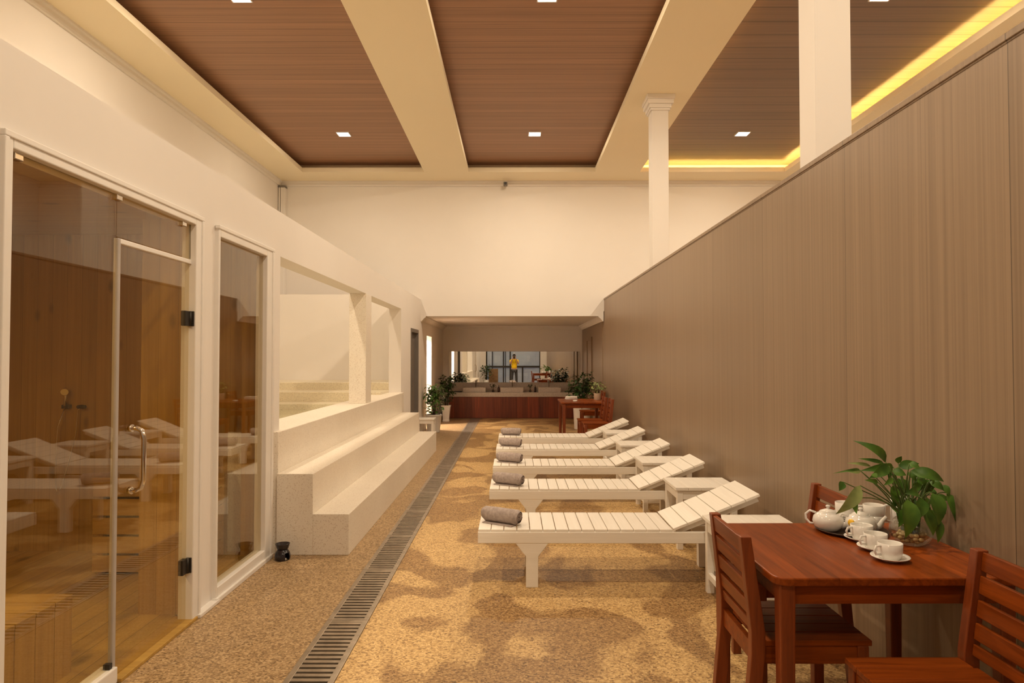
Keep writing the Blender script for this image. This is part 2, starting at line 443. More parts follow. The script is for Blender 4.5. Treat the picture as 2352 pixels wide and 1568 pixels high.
m.prism([(XR - 0.01 - x, 2.32 + z) for x, z in cw], YB, YM, 'Y')
m.prism([(YM - x, 2.32 + z) for x, z in cw], XL, XR - 0.01, 'X')
struct(m, 'trim_2', 'paint')
# lit side passage behind the alcove doorway
m = MB(); m.box(-3.2, -3.1, 13.7, 16.2, 0, 2.4); m.box(-3.2, XL - T, 16.2, 16.3, 0, 2.4); m.box(-3.2, XL - T, 13.7, 13.75, 0, 2.4); m.box(-3.2, XL - T, 13.7, 16.3, 2.4, 2.5)
struct(m, 'wall_passage', 'paint')
# ceiling slab with three coffers
CO = [(-4.0, -1.70), (-0.865, 1.526), (2.37, 5.10)]
CY0, CY1 = -6.2, 12.8
PK = 0.25
m = MB()
xs = [-4.9] + [v for c in CO for v in c] + [5.95]
for i in range(0, len(xs), 2): m.box(xs[i], xs[i + 1], Y0, YB + 0.2, ZC, ZC + 0.012)
for a, b in CO:
    m.box(a, b, CY1, YB + 0.2, ZC, ZC + 0.012); m.box(a, b, Y0, CY0, ZC, ZC + 0.012)
    e = 0.018                       # upstand lip round the opening
    m.box(a - e, a, CY0 - e, CY1 + e, ZC + 0.012, ZC + 0.085); m.box(b, b + e, CY0 - e, CY1 + e, ZC + 0.012, ZC + 0.085)
    m.box(a, b, CY1, CY1 + e, ZC + 0.012, ZC + 0.085); m.box(a, b, CY0 - e, CY0, ZC + 0.012, ZC + 0.085)
    # pocket walls
    m.box(a - PK - 0.03, a - PK, CY0 - PK, CY1 + PK, ZC + 0.012, ZC + 0.23); m.box(b + PK, b + PK + 0.03, CY0 - PK, CY1 + PK, ZC + 0.012, ZC + 0.23)
    m.box(a - PK, b + PK, CY1 + PK, CY1 + PK + 0.03, ZC + 0.012, ZC + 0.23); m.box(a - PK, b + PK, CY0 - PK - 0.03, CY0 - PK, ZC + 0.012, ZC + 0.23)
struct(m, 'ceiling', 'ceil_paint')
m = MB()
for a, b in CO[:2]: m.box(a - PK, b + PK, CY0 - PK, CY1 + PK, ZC + 0.20, ZC + 0.26)
struct(m, 'ceiling_panel_hall', 'ceilwood')
struct(MB().box(CO[2][0] - PK, CO[2][1] + PK, CY0 - PK, CY1 + PK, ZC + 0.20, ZC + 0.26), 'ceiling_panel_side', 'ceilwood2')
# cornices along the walls
m = MB()
def cor(m, fn):
    pass
cc = [(0, 0), (0.07, 0), (0.07, -0.025), (0.05, -0.04), (0.05, -0.075), (0.03, -0.10), (0, -0.10)]
m.prism([(-4.66 + x, ZC + z) for x, z in cc], Y0, YB, 'Y')
m.prism([(5.75 - x, ZC + z) for x, z in cc], Y0, YB, 'Y')
m.prism([(YB - x, ZC + z) for x, z in cc], -4.66, 5.75, 'X')
struct(m, 'trim_3', 'paint')

# rear wall behind the photographer with its dark window
m = MB()
m.box(-4.9, 5.95, Y0 - 0.2, Y0, 0, 5.3)
struct(m, 'wall_front', 'paint')
m = MB(); m.box(XL, -1.55, YW - 0.12, YW, 0, 2.8); m.box(1.43, XR, YW - 0.12, YW, 0, 2.8); m.box(-1.55, 1.43, YW - 0.12, YW, 2.7, 2.8)
struct(m, 'wall_screen', 'paint')
wroot = bpy.data.objects.new('window_3', None); COL.objects.link(wroot); wroot['kind'] = 'structure'
m = MB()
for x, wd in ((-1.55, 0.07), (-1.22, 0.05), (-0.62, 0.06), (-0.5, 0.04), (-0.25, 0.07), (1.38, 0.05)):
    m.box(x, x + wd, YW - 0.1, YW - 0.02, 0, 2.7)
m.box(-1.55, 1.43, YW - 0.1, YW - 0.015, 0.95, 1.05); m.box(-1.55, 1.43, YW - 0.1, YW - 0.015, 0, 0.08); m.box(-1.55, 1.43, YW - 0.1, YW - 0.015, 2.62, 2.7)
m.box(0.42, 0.5, YW - 0.1, YW - 0.02, 0, 0.95)
m.build('window_frame', 'darkmetal', wroot)
MB().box(-1.55, 1.43, YW - 0.118, YW - 0.112, 0, 2.7).build('blind', 'blind', wroot)
MB().box(-1.55, 1.43, YW - 0.075, YW - 0.069, 0.02, 2.68).build('pane', 'glass', wroot)

# ---------------- sauna shell
SX, SY0, SY1 = -4.4, 1.0, 5.25
m = MB(); m.box(SX, XL - T, SY1, SY1 + 0.06, 0, 2.5)
struct(m, 'wall_sauna_end', 'pine_v')
m = MB(); m.box(SX - 0.05, SX, SY0, SY1 + 0.06, 0, 2.5); struct(m, 'wall_sauna_side', 'pine_vy')
m = MB(); m.box(SX, XL - T, SY0 - 0.05, SY0, 0, 2.5); struct(m, 'wall_sauna_front', 'pine_v')
m = MB(); m.box(SX, XL - T, SY0, SY1, 2.45, 2.5); struct(m, 'ceiling_sauna', 'pine_h')
m = MB(); m.box(SX, XL - T + 0.10, SY0, SY1, 0.0, 0.02); struct(m, 'floor_sauna', 'pine_floor')
m = MB(); m.box(-2.17, XL - T, 3.99, 4.20, 0.02, 2.45); m.box(-2.17, -1.912, 3.965, 3.975, 0.02, 2.31); m.box(-2.05, -1.912, 5.138, 5.149, 0.02, 2.31)
struct(m, 'wall_sauna_pier', 'pine_v')
m = MB(); m.box(-4.66, XL - T, SY1 + 0.06, 5.38, 0, 2.65); struct(m, 'wall_sauna_divider', 'paint')
# glass front 1: fixed pane + hinged door
wr = bpy.data.objects.new('window_1', None); COL.objects.link(wr); wr['kind'] = 'structure'
xf0, xf1 = XL - 0.06, XL + 0.026
m = MB()
m.box(xf0, xf1, 2.43, 2.466, 0, 2.31, 0.005); m.box(xf0, xf1, 3.90, 3.975, 0, 2.31, 0.005); m.box(xf0, xf1, 2.466, 3.90, 2.262, 2.31, 0.005)
m.box(xf0, xf1 - 0.008, 2.466, 3.185, 0, 0.075, 0.006)
m.box(xf1 - 0.022, xf1 + 0.007, 2.415, 3.99, 2.297, 2.322, 0.004); m.box(xf1 - 0.022, xf1 + 0.007, 3.965, 3.99, 0, 2.297, 0.004); m.box(xf1 - 0.022, xf1 + 0.007, 2.415, 2.44, 0, 2.297, 0.004)
m.build('window_frame', 'frame_white', wr)
xg = XL - 0.012
MB().box(xg - 0.005, xg + 0.005, 2.466, 3.165, 0.075, 2.262).build('pane', 'glass', wr)
MB().box(xg - 0.005, xg + 0.005, 3.17, 3.90, 2.065, 2.262).build('pane', 'glass', wr)
for y in (2.50, 3.15, 3.78): MB().box(xg - 0.016, xg + 0.018, y, y + 0.045, 2.235, 2.264, 0.003).build('glass_clip', 'chrome', wr)
MB().box(xg - 0.014, xg + 0.016, 3.14, 3.165, 0.072, 0.10, 0.002).build('glass_clip', 'darkmetal', wr)
dr = bpy.data.objects.new('door_1', None); COL.objects.link(dr); dr['kind'] = 'structure'
MB().box(xg - 0.005, xg + 0.005, 3.185, 3.885, 0.02, 2.045).build('door_glass', 'glass', dr)
m = MB(); m.box(xg - 0.012, xg + 0.012, 3.172, 3.196, 0.02, 2.06, 0.004); m.build('edge_seal', 'seal', dr)
m = MB(); m.box(xg - 0.012, xg + 0.012, 3.19, 3.90, 2.035, 2.06, 0.004); m.build('top_seal', 'frame_white', dr)
m = MB()
hy, z0, z1, ho = 3.30, 0.86, 1.16, 0.075
m.tube([(xg, hy, z1), (xg + ho * 0.55, hy, z1), (xg + ho * 0.85, hy, z1 - 0.012), (xg + ho, hy, z1 - 0.05), (xg + ho, hy, z0 + 0.05), (xg + ho * 0.85, hy, z0 + 0.012), (xg + ho * 0.55, hy, z0), (xg, hy, z0)], 0.0115, 12)
for z in (z0, z1): m.tube([(xg + 0.006, hy, z), (xg + 0.02, hy, z)], 0.018, 12)
m.build('door_handle', 'chrome', dr)
for z in (1.68, 0.28):
    m = MB(); m.box(xg - 0.016, xg + 0.012, 3.835, 3.885, z, z + 0.085, 0.003); m.tube([(xg + 0.012, 3.889, z), (xg + 0.012, 3.889, z + 0.085)], 0.008, 10)
    m.box(xg, XL + 0.018, 3.893, 3.902, z, z + 0.085, 0.002)
    m.build('hinge', 'darkmetal', dr)
m = MB(); m.box(XL - 0.14, XL + 0.035, 3.185, 3.95, 0, 0.018, 0.003); m.build('threshold', 'pine_h', wr)
# glass front 2
wr = bpy.data.objects.new('window_2', None); COL.objects.link(wr); wr['kind'] = 'structure'
m = MB()
m.box(xf0, xf1, 4.20, 4.225, 0.012, 2.31, 0.005); m.box(xf0, xf1, 5.03, 5.15, 0.012, 2.31, 0.005); m.box(xf0, xf1, 4.225, 5.03, 2.25, 2.31, 0.005); m.box(xf0, xf1, 4.225, 5.03, 0.012, 0.09, 0.005)
m.box(xf1 - 0.022, xf1 + 0.007, 4.19, 5.17, 2.297, 2.322, 0.004); m.box(xf1 - 0.022, xf1 + 0.007, 5.13, 5.17, 0, 2.297, 0.004)
m.box(xf1 - 0.02, xf1 + 0.015, 4.19, 5.17, 0, 0.03, 0.004)
m.build('window_frame', 'frame_white', wr)
MB().box(xg - 0.005, xg + 0.005, 4.225, 5.03, 0.09, 2.25).build('pane', 'glass', wr)
struct(MB().box(XL - 0.005, XL + 0.045, 3.96, 4.22, 0, 0.022, 0.004).box(XL - 0.005, XL + 0.04, 2.3, 2.44, 0, 0.06, 0.004), 'baseboard_left', 'frame_white')

# ---------------- pool wall, steps, pool terraces
struct(MB().box(-2.2, -1.81, 5.245, 11.2, 0, 0.93, 0.006), 'pool_wall', 'terrazzo')
struct(MB().box(-1.533, -1.257, 5.22, 11.05, 0, 0.31, 0.004).box(-1.81, -1.533, 5.22, 11.05, 0, 0.615, 0.004), 'pool_steps', 'terrazzo')
m = MB()
m.box(-4.66, -2.05, 11.18, 12.4, 0, 1.094, 0.008); m.box(-4.66, -2.05, 10.47, 11.18, 0, 0.972, 0.008)
m.box(-4.66, -2.2, 9.98, 10.47, 0, 0.825, 0.008); m.box(-4.66, -2.2, 5.38, 9.98, 0, 0.45)
struct(m, 'pool_terraces', 'pooltile')
struct(MB().box(-4.66, -2.2, 5.38, 9.98, 0.45, 0.74), 'pool_water', 'water')
struct(MB().box(-4.66, XL - T, 12.4, 12.5, 0, 2.65), 'wall_pool_end', 'paint')
struct(MB().box(-2.055, -1.845, 8.49, 8.81, 0.93, 2.30, 0.004), 'pool_pillar', 'terrazzo')
# far grey door in the partition
dr = bpy.data.objects.new('door_2', None); COL.objects.link(dr); dr['kind'] = 'structure'
m = MB(); m.box(XL - 0.15, XL + 0.012, 12.19, 12.25, 0, 2.03); m.box(XL - 0.15, XL + 0.012, 13.07, 13.13, 0, 2.03); m.box(XL - 0.15, XL + 0.012, 12.25, 13.07, 1.965, 2.03)
m.build('door_frame', 'greymetal', dr)
m = MB(); m.box(XL - 0.10, XL - 0.06, 12.25, 13.07, 0.01, 1.965); m.box(XL - 0.061, XL - 0.052, 12.33, 12.99, 0.12, 1.85, 0.004); m.build('door_panel', 'greymetal', dr)
MB().tube([(XL - 0.055, 12.32, 0.98), (XL - 0.01, 12.32, 0.98), (XL - 0.01, 12.42, 0.98)], 0.009, 8).build('door_handle', 'chrome', dr)
# door in the alcove's right wall
dr = bpy.data.objects.new('door_3', None); COL.objects.link(dr); dr['kind'] = 'structure'
xa = XR - 0.01
m = MB(); m.box(xa - 0.03, xa, 15.45, 15.53, 0, 1.97); m.box(xa - 0.03, xa, 16.38, 16.46, 0, 1.97); m.box(xa - 0.03, xa, 15.53, 16.38, 1.9, 1.97); m.build('door_frame', 'wallwood', dr)
MB().box(xa - 0.012, xa, 15.53, 16.38, 0.01, 1.9).build('door_panel', 'wallwood', dr)
MB().tube([(xa - 0.012, 15.62, 0.95), (xa - 0.05, 15.62, 0.95), (xa - 0.05, 15.62, 1.1)], 0.008, 8).build('door_handle', 'chrome', dr)

# columns
def column(y0, label):
    t = thing('column', label, 'column', (1.95, y0 + 0.117, 0), 0, 'square white columns')
    MB().box(-0.11, 0.11, -0.117, 0.117, 0, 4.9, 0.004).build('shaft', 'paint', t)
    m = MB(); prev = 0.0
    for e, za, zb in ((0.02, 4.80, 4.83), (0.035, 4.83, 4.88), (0.06, 4.88, 4.94), (0.075, 4.94, 5.0)):
        m.box(-0.11 - e, 0.11 + e, -0.117 - e, 0.117 + e, za, zb, 0.004)
    m.build('capital', 'paint', t)
column(4.14, 'nearest square white column behind the wood wall, cut by the top of the picture')
column(9.05, 'slim square white column farther back with its capital under the ceiling')

# ---------------- ceiling lights and cove strips
def ceil_light(x, y, label, first=None):
    if first is not None:
        r = dup(first, (x, y, ZC + 0.20), 0, label)
    else:
        r = thing('ceiling_light', label, 'ceiling light', (x, y, ZC + 0.20), 0, 'square ceiling lights')
        m = MB(); s, f = 0.105, 0.012
        m.box(-s, s, -s, -s + f, -0.014, 0); m.box(-s, s, s - f, s, -0.014, 0); m.box(-s, -s + f, -s + f, s - f, -0.014, 0); m.box(s - f, s, -s + f, s - f, -0.014, 0)
        m.build('frame', 'frame_white', r)
        MB().box(-s + f, s - f, -s + f, s - f, -0.010, 0).build('diffuser', 'led', r)
    ld = bpy.data.lights.new('lamp', 'AREA'); ld.shape = 'SQUARE'; ld.size = 0.18; ld.energy = LAMP_W * (0.6 if y < 0 else 1.0); ld.color = LAMP_COL
    lo = bpy.data.objects.new('lamp', ld); COL.objects.link(lo); lo.parent = r; lo.location = (0, 0, -0.018)
    return r
rows = [(11.2, 'far'), (6.9, 'middle'), (2.6, 'near'), (-1.7, 'rear')]
cols = [(-2.82, 'left'), (0.34, 'middle'), (3.77, 'right')]
first = None
for y, yn in rows:
    for x, xn in cols:
        lab = {('far', 'left'): 'square recessed light glowing in the left wooden ceiling coffer, farthest in it',
               ('far', 'middle'): 'square recessed light glowing in the central wooden ceiling coffer, farthest in it',
               ('far', 'right'): 'square recessed light in the right ceiling coffer between the two columns'}.get((yn, xn),
               'square recessed light of the %s ceiling coffer, %s row above the picture' % (xn, {'far': 'first', 'middle': 'second', 'near': 'third', 'rear': 'fourth'}[yn]))
        o = ceil_light(x, y, lab, first)
        first = first or o
a, b = CO[2]
t = thing('light_strip', 'glowing yellow strip light hidden in the ceiling cove right of the columns', 'strip light', ((a + b) / 2, 6, ZC + 0.013))
cx, cy = (a + b) / 2, 6
def stripe(x0, x1, y0, y1): MB().box(x0 - cx, x1 - cx, y0 - cy, y1 - cy, 0, 0.012).build('strip', 'strip', t)
stripe(b + 0.085, b + 0.105, CY0, CY1 + 0.1); stripe(a - 0.105, a - 0.085, CY0, CY1 + 0.1); stripe(a - 0.08, b + 0.08, CY1 + 0.085, CY1 + 0.105)
# passage lamp
t = thing('ceiling_light', 'round lamp in the lit passage behind the alcove doorway', 'ceiling light', (-2.55, 14.9, 2.4))
MB().lathe([(0, 0), (0.12, 0), (0.12, -0.03), (0, -0.04)], (0, 0, 0), 24).build('diffuser', 'led', t)
ld = bpy.data.lights.new('lamp', 'AREA'); ld.shape = 'DISK'; ld.size = 0.22; ld.energy = 150; ld.color = (1, 0.80, 0.62)
lo = bpy.data.objects.new('lamp', ld); COL.objects.link(lo); lo.parent = t; lo.location = (0, 0, -0.05)

# security camera and boxed pipe on the back wall
t = thing('security_camera', 'small dark security camera on a bracket high on the white back wall', 'camera', (-0.17, YB, 4.93))
MB().box(-0.04, 0.04, -0.25, -0.12, -0.065, 0.005, 0.015).build('body', 'greymetal', t)
MB().tube([(0, -0.254, -0.03), (0, -0.245, -0.03)], 0.025, 14).build('lens', 'black', t)
MB().tube([(0, -0.16, 0.0), (0.03, -0.10, 0.03), (0.03, 0, 0.03)], 0.01, 8).build('bracket', 'frame_white', t)
t = thing('pipe_casing', 'white boxed pipe rising in the far left corner above the partition', 'pipe', (-4.58, YB - 0.07, 0))
MB().box(-0.07, 0.06, -0.06, 0.065, 0, 4.86, 0.012).build('casing', 'paint', t)
MB().box(-0.078, 0.068, -0.068, 0.066, 4.86, 4.885, 0.004).build('cap', 'greymetal', t)
MB().box(-0.03, -0.022, -0.066, -0.058, 0, 4.86).build('seam', 'greymetal', t)

# ---------------- floor drain grates
SEG = 0.93; P0 = 4.86
def grate(label):
    r = thing('drain_grate', label, 'drain grate', (-0.95, 0, 0), 0, 'steel grates of the floor drain')
    m = MB(); m.box(-0.118, -0.088, 0.002, SEG - 0.002, -0.03, 0.004, 0.002); m.box(0.088, 0.118, 0.002, SEG - 0.002, -0.03, 0.004, 0.002)
    m.box(-0.088, 0.088, 0.002, 0.03, -0.03, 0.003); m.box(-0.088, 0.088, SEG - 0.03, SEG - 0.002, -0.03, 0.003)
    m.build('frame', 'steel', r)
    m = MB(); n = 18; p = (SEG - 0.06) / n
    for i in range(n): m.box(-0.088, 0.088, 0.03 + p * i + p * 0.42, 0.03 + p * (i + 1), -0.02, 0.002)
    m.build('bars', 'steel', r)
    return r
g0 = None; y = P0 - SEG * 4; k = 0
ords = ['nearest', 'second', 'third', 'fourth', 'fifth', 'sixth', 'seventh', 'eighth', 'ninth', 'tenth', 'eleventh', 'twelfth', 'thirteenth', 'fourteenth', 'fifteenth', 'sixteenth', 'seventeenth']
while y + SEG < 16.94:
    lab = 'steel floor drain grate, %s' % ('cut by the bottom of the picture, nearest of the line' if k == 2 else ('one of those below the picture edge' if k < 2 else '%s of the line from the picture bottom' % ords[k - 2]))
    if y + SEG * 2 >= 16.94: lab = 'steel floor drain grate ending at the red wood vanity'
    if g0 is None: g0 = grate(lab); g0.location.y = y
    else: dup(g0, (-0.95, y, 0), 0, lab)
    y += SEG; k += 1
struct(MB().box(-1.069, -0.831, y, 16.93, -0.03, 0.002), 'floor_drain_end', 'steel')
struct(MB().box(-1.069, -0.831, 0.9, P0 - SEG * 4, -0.03, 0.002), 'floor_drain_start', 'steel')

# ---------------- sun loungers
LW = 0.50                       # width across
def lounger(label):
    r = thing('sun_lounger', label, 'sun lounger', (0, 0, 0), 0, 'white slatted sun loungers')
    zr0, zr1 = 0.286, 0.358
    for ya, yb in ((0, 0.03), (LW - 0.03, LW)):
        MB().box(0, 1.92, ya, yb, zr0, zr1 + 0.002, 0.004).build('side_rail', 'white_wood', r)
    for xa, xb in ((0.0, 0.03), (1.89, 1.92)):
        MB().box(xa, xb, 0.03, LW - 0.03, zr0, zr1, 0.004).build('end_rail', 'white_wood_y', r)
    m = MB(); n = 15; w0 = 1.275 / n
    for i in range(n): m.box(i * w0 + 0.003, (i + 1) * w0 - 0.002, 0.004, LW - 0.004, 0.359, 0.377, 0.002, 1)
    m.box(0.05, 1.25, 0.04, 0.07, 0.33, 0.359); m.box(0.05, 1.25, LW - 0.07, LW - 0.04, 0.33, 0.359)
    m.build('seat', 'white_wood_y', r)
    ang = R(21.8); mt = Matrix.Translation((1.282, 0, 0.366)) @ Matrix.Rotation(-ang, 4, 'Y')
    m = MB(); n = 6; w1 = 0.612 / n
    for i in range(n): m.box(i * w1 + 0.002, (i + 1) * w1 - 0.002, 0.004, LW - 0.004, 0, 0.018, 0.002, 1, mt)
    for ya in (0.045, LW - 0.085): m.box(0.02, 0.60, ya, ya + 0.04, -0.042, 0, 0.003, 1, mt)
    m.build('backrest', 'white_wood_y', r)
    m = MB(); m.box(1.60, 1.625, 0.06, LW - 0.06, 0.40, 0.425, 0.002)
    for ya in (0.065, LW - 0.085): m.tube([(1.612, ya + 0.01, 0.41), (1.72, ya + 0.01, 0.35)], 0.010, 8)
    m.build('prop', 'white_wood_y', r)
    for xc in (0.355, 1.60):
        for ya, yb in ((0.002, 0.06), (LW - 0.06, LW - 0.002)):
            poly = [(xc - 0.04, 0), (xc + 0.04, 0), (xc + 0.04, 0.20), (xc + 0.115, zr0 + 0.01), (xc - 0.115, zr0 + 0.01), (xc - 0.04, 0.20)]
            MB().prism(poly, ya, yb, 'Y', 0.003).build('leg', 'white_wood', r)
    return r
LY = [4.49, 5.87, 7.13, 8.45, 9.68]
LX = [-0.238, -0.213, -0.223, -0.226, -0.225]
ll = ['white slatted sun lounger nearest the camera', 'second white slatted sun lounger from the camera', 'third white slatted sun lounger from the camera, middle of the five',
      'fourth white slatted sun lounger from the camera', 'farthest white slatted sun lounger in front of the far wooden table']
l0 = None
for x, y, lab in zip(LX, LY, ll):
    if l0 is None: l0 = lounger(lab); l0.location = (x, y, 0)
    else: dup(l0, (x, y, 0), 0, lab)

# rolled towels
def towel(label):
    r = thing('rolled_towel', label, 'towel', (0, 0, 0), 0, 'grey rolled towels')
    m = MB(); bm = m.bm
    turns, n, nl, ln = 4.3, 150, 14, 0.285
    def rad(th): return 0.007 + 0.0118 * th / (2 * math.pi)
    thm = turns * 2 * math.pi; rmax = rad(thm)
    tk = 0.0114
    rows = []
    for i in range(n + 1):
        th = thm * i / n; ro = rad(th)
        row = []
        for half in (0, 1):
            for j in range(nl + 1):
                u = j / nl if half == 0 else 1 - j / nl
                x = (u - 0.5) * ln
                edge = min(u, 1 - u) * ln
                k = 1.0 - 0.25 * max(0.0, 1 - edge / 0.012) ** 2
                rr = (ro if half == 0 else ro - tk) * (k if half == 0 else 1.0)
                wob = 1 + 0.02 * math.sin(7 * u + th * 1.0) + 0.012 * math.sin(th * 3 + 11 * u)
                x += 0.006 * math.sin(th * 0.9) * (2 * u - 1)
                row.append(bm.verts.new((x, rr * wob * math.cos(th + math.pi * 1.35), rmax + rr * wob * math.sin(th + math.pi * 1.35) * (0.96))))
        rows.append(row)
    q = len(rows[0])
    for i in range(n):
        for j in range(q):
            f = bm.faces.new((rows[i][j], rows[i][(j + 1) % q], rows[i + 1][(j + 1) % q], rows[i + 1][j])); f.smooth = True
    bm.faces.new(rows[0]); bm.faces.new(rows[-1][::-1])
    bmesh.ops.recalc_face_normals(bm, faces=bm.faces[:])
    m.build('roll', 'towel', r)
    m = MB()                     # the loose flap of the towel's outer edge lying under the roll
    m.box(-0.12, 0.115, -0.062, -0.01, 0.0005, 0.008, 0.003)
    m.build('flap', 'towel', r)
    return r
tp = [((1110, 1203), (1180, 1215)), None]
tl = ['grey rolled towel on the nearest lounger', 'grey rolled towel on the second lounger, its loose edge showing', 'grey rolled towel on the third lounger', 'grey rolled towel on the fourth lounger', 'grey rolled towel on the farthest lounger']
tpos = [(-0.085, 4.66, -32), (-0.05, 6.06, -30), (-0.05, 7.36, -27), (-0.045, 8.68, -22), (-0.045, 9.93, -12)]
t0 = None
for (x, y, a_), lab in zip(tpos, tl):
    if t0 is None: t0 = towel(lab); t0.location = (x, y, 0.377); t0.rotation_euler.z = R(a_)
    else: dup(t0, (x, y, 0.377), R(a_), lab)

# small white side tables
def side_table(label):
    r = thing('side_table', label, 'side table', (0, 0, 0), 0, 'small white side tables')
    w_, d_, h_ = 0.50, 0.46, 0.485
    m = MB(); n = 5
    for i in range(n): m.box(i * w_ / n + 0.0008, (i + 1) * w_ / n - 0.0008, 0, d_, h_ - 0.024, h_, 0.0015, 1)
    m.build('tabletop', 'white_wood_y', r)
    m = MB()
    m.box(0.06, w_ - 0.06, 0.02, 0.04, h_ - 0.095, h_ - 0.024); m.box(0.06, w_ - 0.06, d_ - 0.04, d_ - 0.02, h_ - 0.095, h_ - 0.024)
    m.box(0.02, 0.04, 0.06, d_ - 0.06, h_ - 0.095, h_ - 0.024); m.box(w_ - 0.04, w_ - 0.02, 0.06, d_ - 0.06, h_ - 0.095, h_ - 0.024)
    m.build('apron', 'white_wood', r)
    for x in (0.015, w_ - 0.06):
        for y in (0.015, d_ - 0.06):
            MB().box(x, x + 0.045, y, y + 0.045, 0, h_ - 0.024, 0.002).build('leg', 'white_wood', r)
    for y in (0.022, d_ - 0.05): MB().box(0.06, w_ - 0.06, y, y + 0.025, 0.09, 0.13, 0.002).build('stretcher', 'white_wood', r)
    for x in (0.022, w_ - 0.047): MB().box(x, x + 0.025, 0.06, d_ - 0.06, 0.09, 0.13, 0.002).build('stretcher', 'white_wood', r)
    return r
sp = [(1.215, 3.985), (1.262, 5.36), (1.235, 6.62), (1.228, 7.93), (1.232, 9.19)]
sl = ['white wooden side table between the nearest lounger and the dining table', 'white wooden side table between the nearest and second loungers', 'white wooden side table between the second and third loungers',
      'white wooden side table between the third and fourth loungers', 'white wooden side table between the fourth and farthest loungers']
s0 = None
for (x, y), lab in zip(sp, sl):
    if s0 is None: s0 = side_table(lab); s0.location = (x, y, 0)
    else: dup(s0, (x, y, 0), 0, lab)

# ---------------- red wood dining furniture
def table(label, w_, d_, h_, loc, rz=0.0):
    r = thing('dining_table', label, 'table', loc, rz)
    c = 0.05; poly = []
    for cx_, cy_, a0 in ((w_ / 2 - c, -d_ / 2 + c, -90), (w_ / 2 - c, d_ / 2 - c, 0), (-w_ / 2 + c, d_ / 2 - c, 90), (-w_ / 2 + c, -d_ / 2 + c, 180)):
        for k in range(6): poly.append((cx_ + c * math.cos(R(a0 + 18 * k)), cy_ + c * math.sin(R(a0 + 18 * k))))
    MB().prism(poly, h_ - 0.028, h_, 'Z', 0.005).build('tabletop', 'redwood_y', r)
    m = MB(); i = 0.04
    m.box(-w_ / 2 + i + 0.04, w_ / 2 - i - 0.04, -d_ / 2 + i, -d_ / 2 + i + 0.022, h_ - 0.10, h_ - 0.028); m.box(-w_ / 2 + i + 0.04, w_ / 2 - i - 0.04, d_ / 2 - i - 0.022, d_ / 2 - i, h_ - 0.10, h_ - 0.028)
    m.box(-w_ / 2 + i, -w_ / 2 + i + 0.022, -d_ / 2 + i + 0.04, d_ / 2 - i - 0.04, h_ - 0.10, h_ - 0.028); m.box(w_ / 2 - i - 0.022, w_ / 2 - i, -d_ / 2 + i + 0.04, d_ / 2 - i - 0.04, h_ - 0.10, h_ - 0.028)
    m.build('apron', 'redwood', r)
    for sx_ in (-1, 1):
        for sy_ in (-1, 1):
            x, y = sx_ * (w_ / 2 - 0.05), sy_ * (d_ / 2 - 0.05)
            m = MB(); m.box(x - 0.028, x + 0.028, y - 0.028, y + 0.028, 0, h_ - 0.028, 0.006)
            for v in m.bm.verts:
                if v.co.z < 0.3: v.co.x = x + (v.co.x - x) * 0.8; v.co.y = y + (v.co.y - y) * 0.8
            m.build('leg', 'redwood_z', r)
    return r
def chair(label):
    """slatted back at x=0, seat towards +x"""
    r = thing('dining_chair', label, 'chair', (0, 0, 0), 0, 'red wooden dining chairs')
    W, D, zs, zt = 0.40, 0.385, 0.49, 0.857
    for s_ in (-1, 1):
        y = s_ * (W / 2 - 0.02)
        poly = [(-0.075, 0), (-0.032, 0), (0.016, zs - 0.05), (0.016, zs + 0.03), (-0.032, zt), (-0.07, zt), (-0.034, zs + 0.03), (-0.034, zs - 0.05)]
        MB().prism(poly, y - 0.02, y + 0.02, 'Y', 0.003).build('rear_leg', 'redwood_z', r)
    for s_ in (-1, 1):
        y = s_ * (W / 2 - 0.02)
        MB().box(D - 0.04, D, y - 0.02, y + 0.02, 0, zs - 0.02, 0.003).build('front_leg', 'redwood_z', r)
    m = MB(); n = 5; pw = W / n
    for i in range(n): m.box(-0.0 if 0 < i < n - 1 else 0.012, D + 0.012, -W / 2 + i * pw + 0.0015, -W / 2 + (i + 1) * pw - 0.0015, zs - 0.02, zs, 0.002, 1)
    m.build('seat', 'redwood', r)
    m = MB(); m.box(0.008, D - 0.04, -W / 2 + 0.008, -W / 2 + 0.03, zs - 0.085, zs - 0.02); m.box(0.008, D - 0.04, W / 2 - 0.03, W / 2 - 0.008, zs - 0.085, zs - 0.02)
    m.box(D - 0.03, D - 0.008, -W / 2 + 0.04, W / 2 - 0.04, zs - 0.085, zs - 0.02); m.box(-0.025, -0.005, -W / 2 + 0.04, W / 2 - 0.04, zs - 0.085, zs - 0.02)
    m.build('seat_frame', 'redwood', r)
    sl_ = [(0.79, 0.852), (0.715, 0.775), (0.64, 0.695), (0.565, 0.62), (0.512, 0.55)]
    for za, zb in sl_:
        zc = (za + zb) / 2; xo = -0.014 - 0.044 * (zc - 0.5) / 0.365
        mt = Matrix.Translation((xo, 0, zc)) @ Matrix.Rotation(-R(7), 4, 'Y')
        MB().box(-0.009, 0.009, -W / 2 + 0.04, W / 2 - 0.04, -(zb - za) / 2, (zb - za) / 2, 0.003, 2, mt).build('back_slat', 'redwood_y', r)
    return r
TBL = table('dark red wooden table against the wall holding the tea set and leafy plant', 0.86, 0.78, 0.75, (1.315, 2.735, 0), R(0.6))
c0 = chair('red wooden slat-back chair at the left end of the tea table'); c0.location = (0.882, 2.665, 0)
def ch(x, y, rz, lab): return dup(c0, (x, y, 0), R(rz), lab)
ch(1.512, 2.135, 180, 'red wooden slat-back chair in the lower right corner, in front of the tea table')
ch(1.495, 3.335, 180, 'red wooden chair behind the tea table, mostly hidden by the tea tray')
table('dark red wooden table in front of the vanity holding folded cloths and a cream pot', 0.76, 1.05, 0.75, (1.17, 12.0, 0))
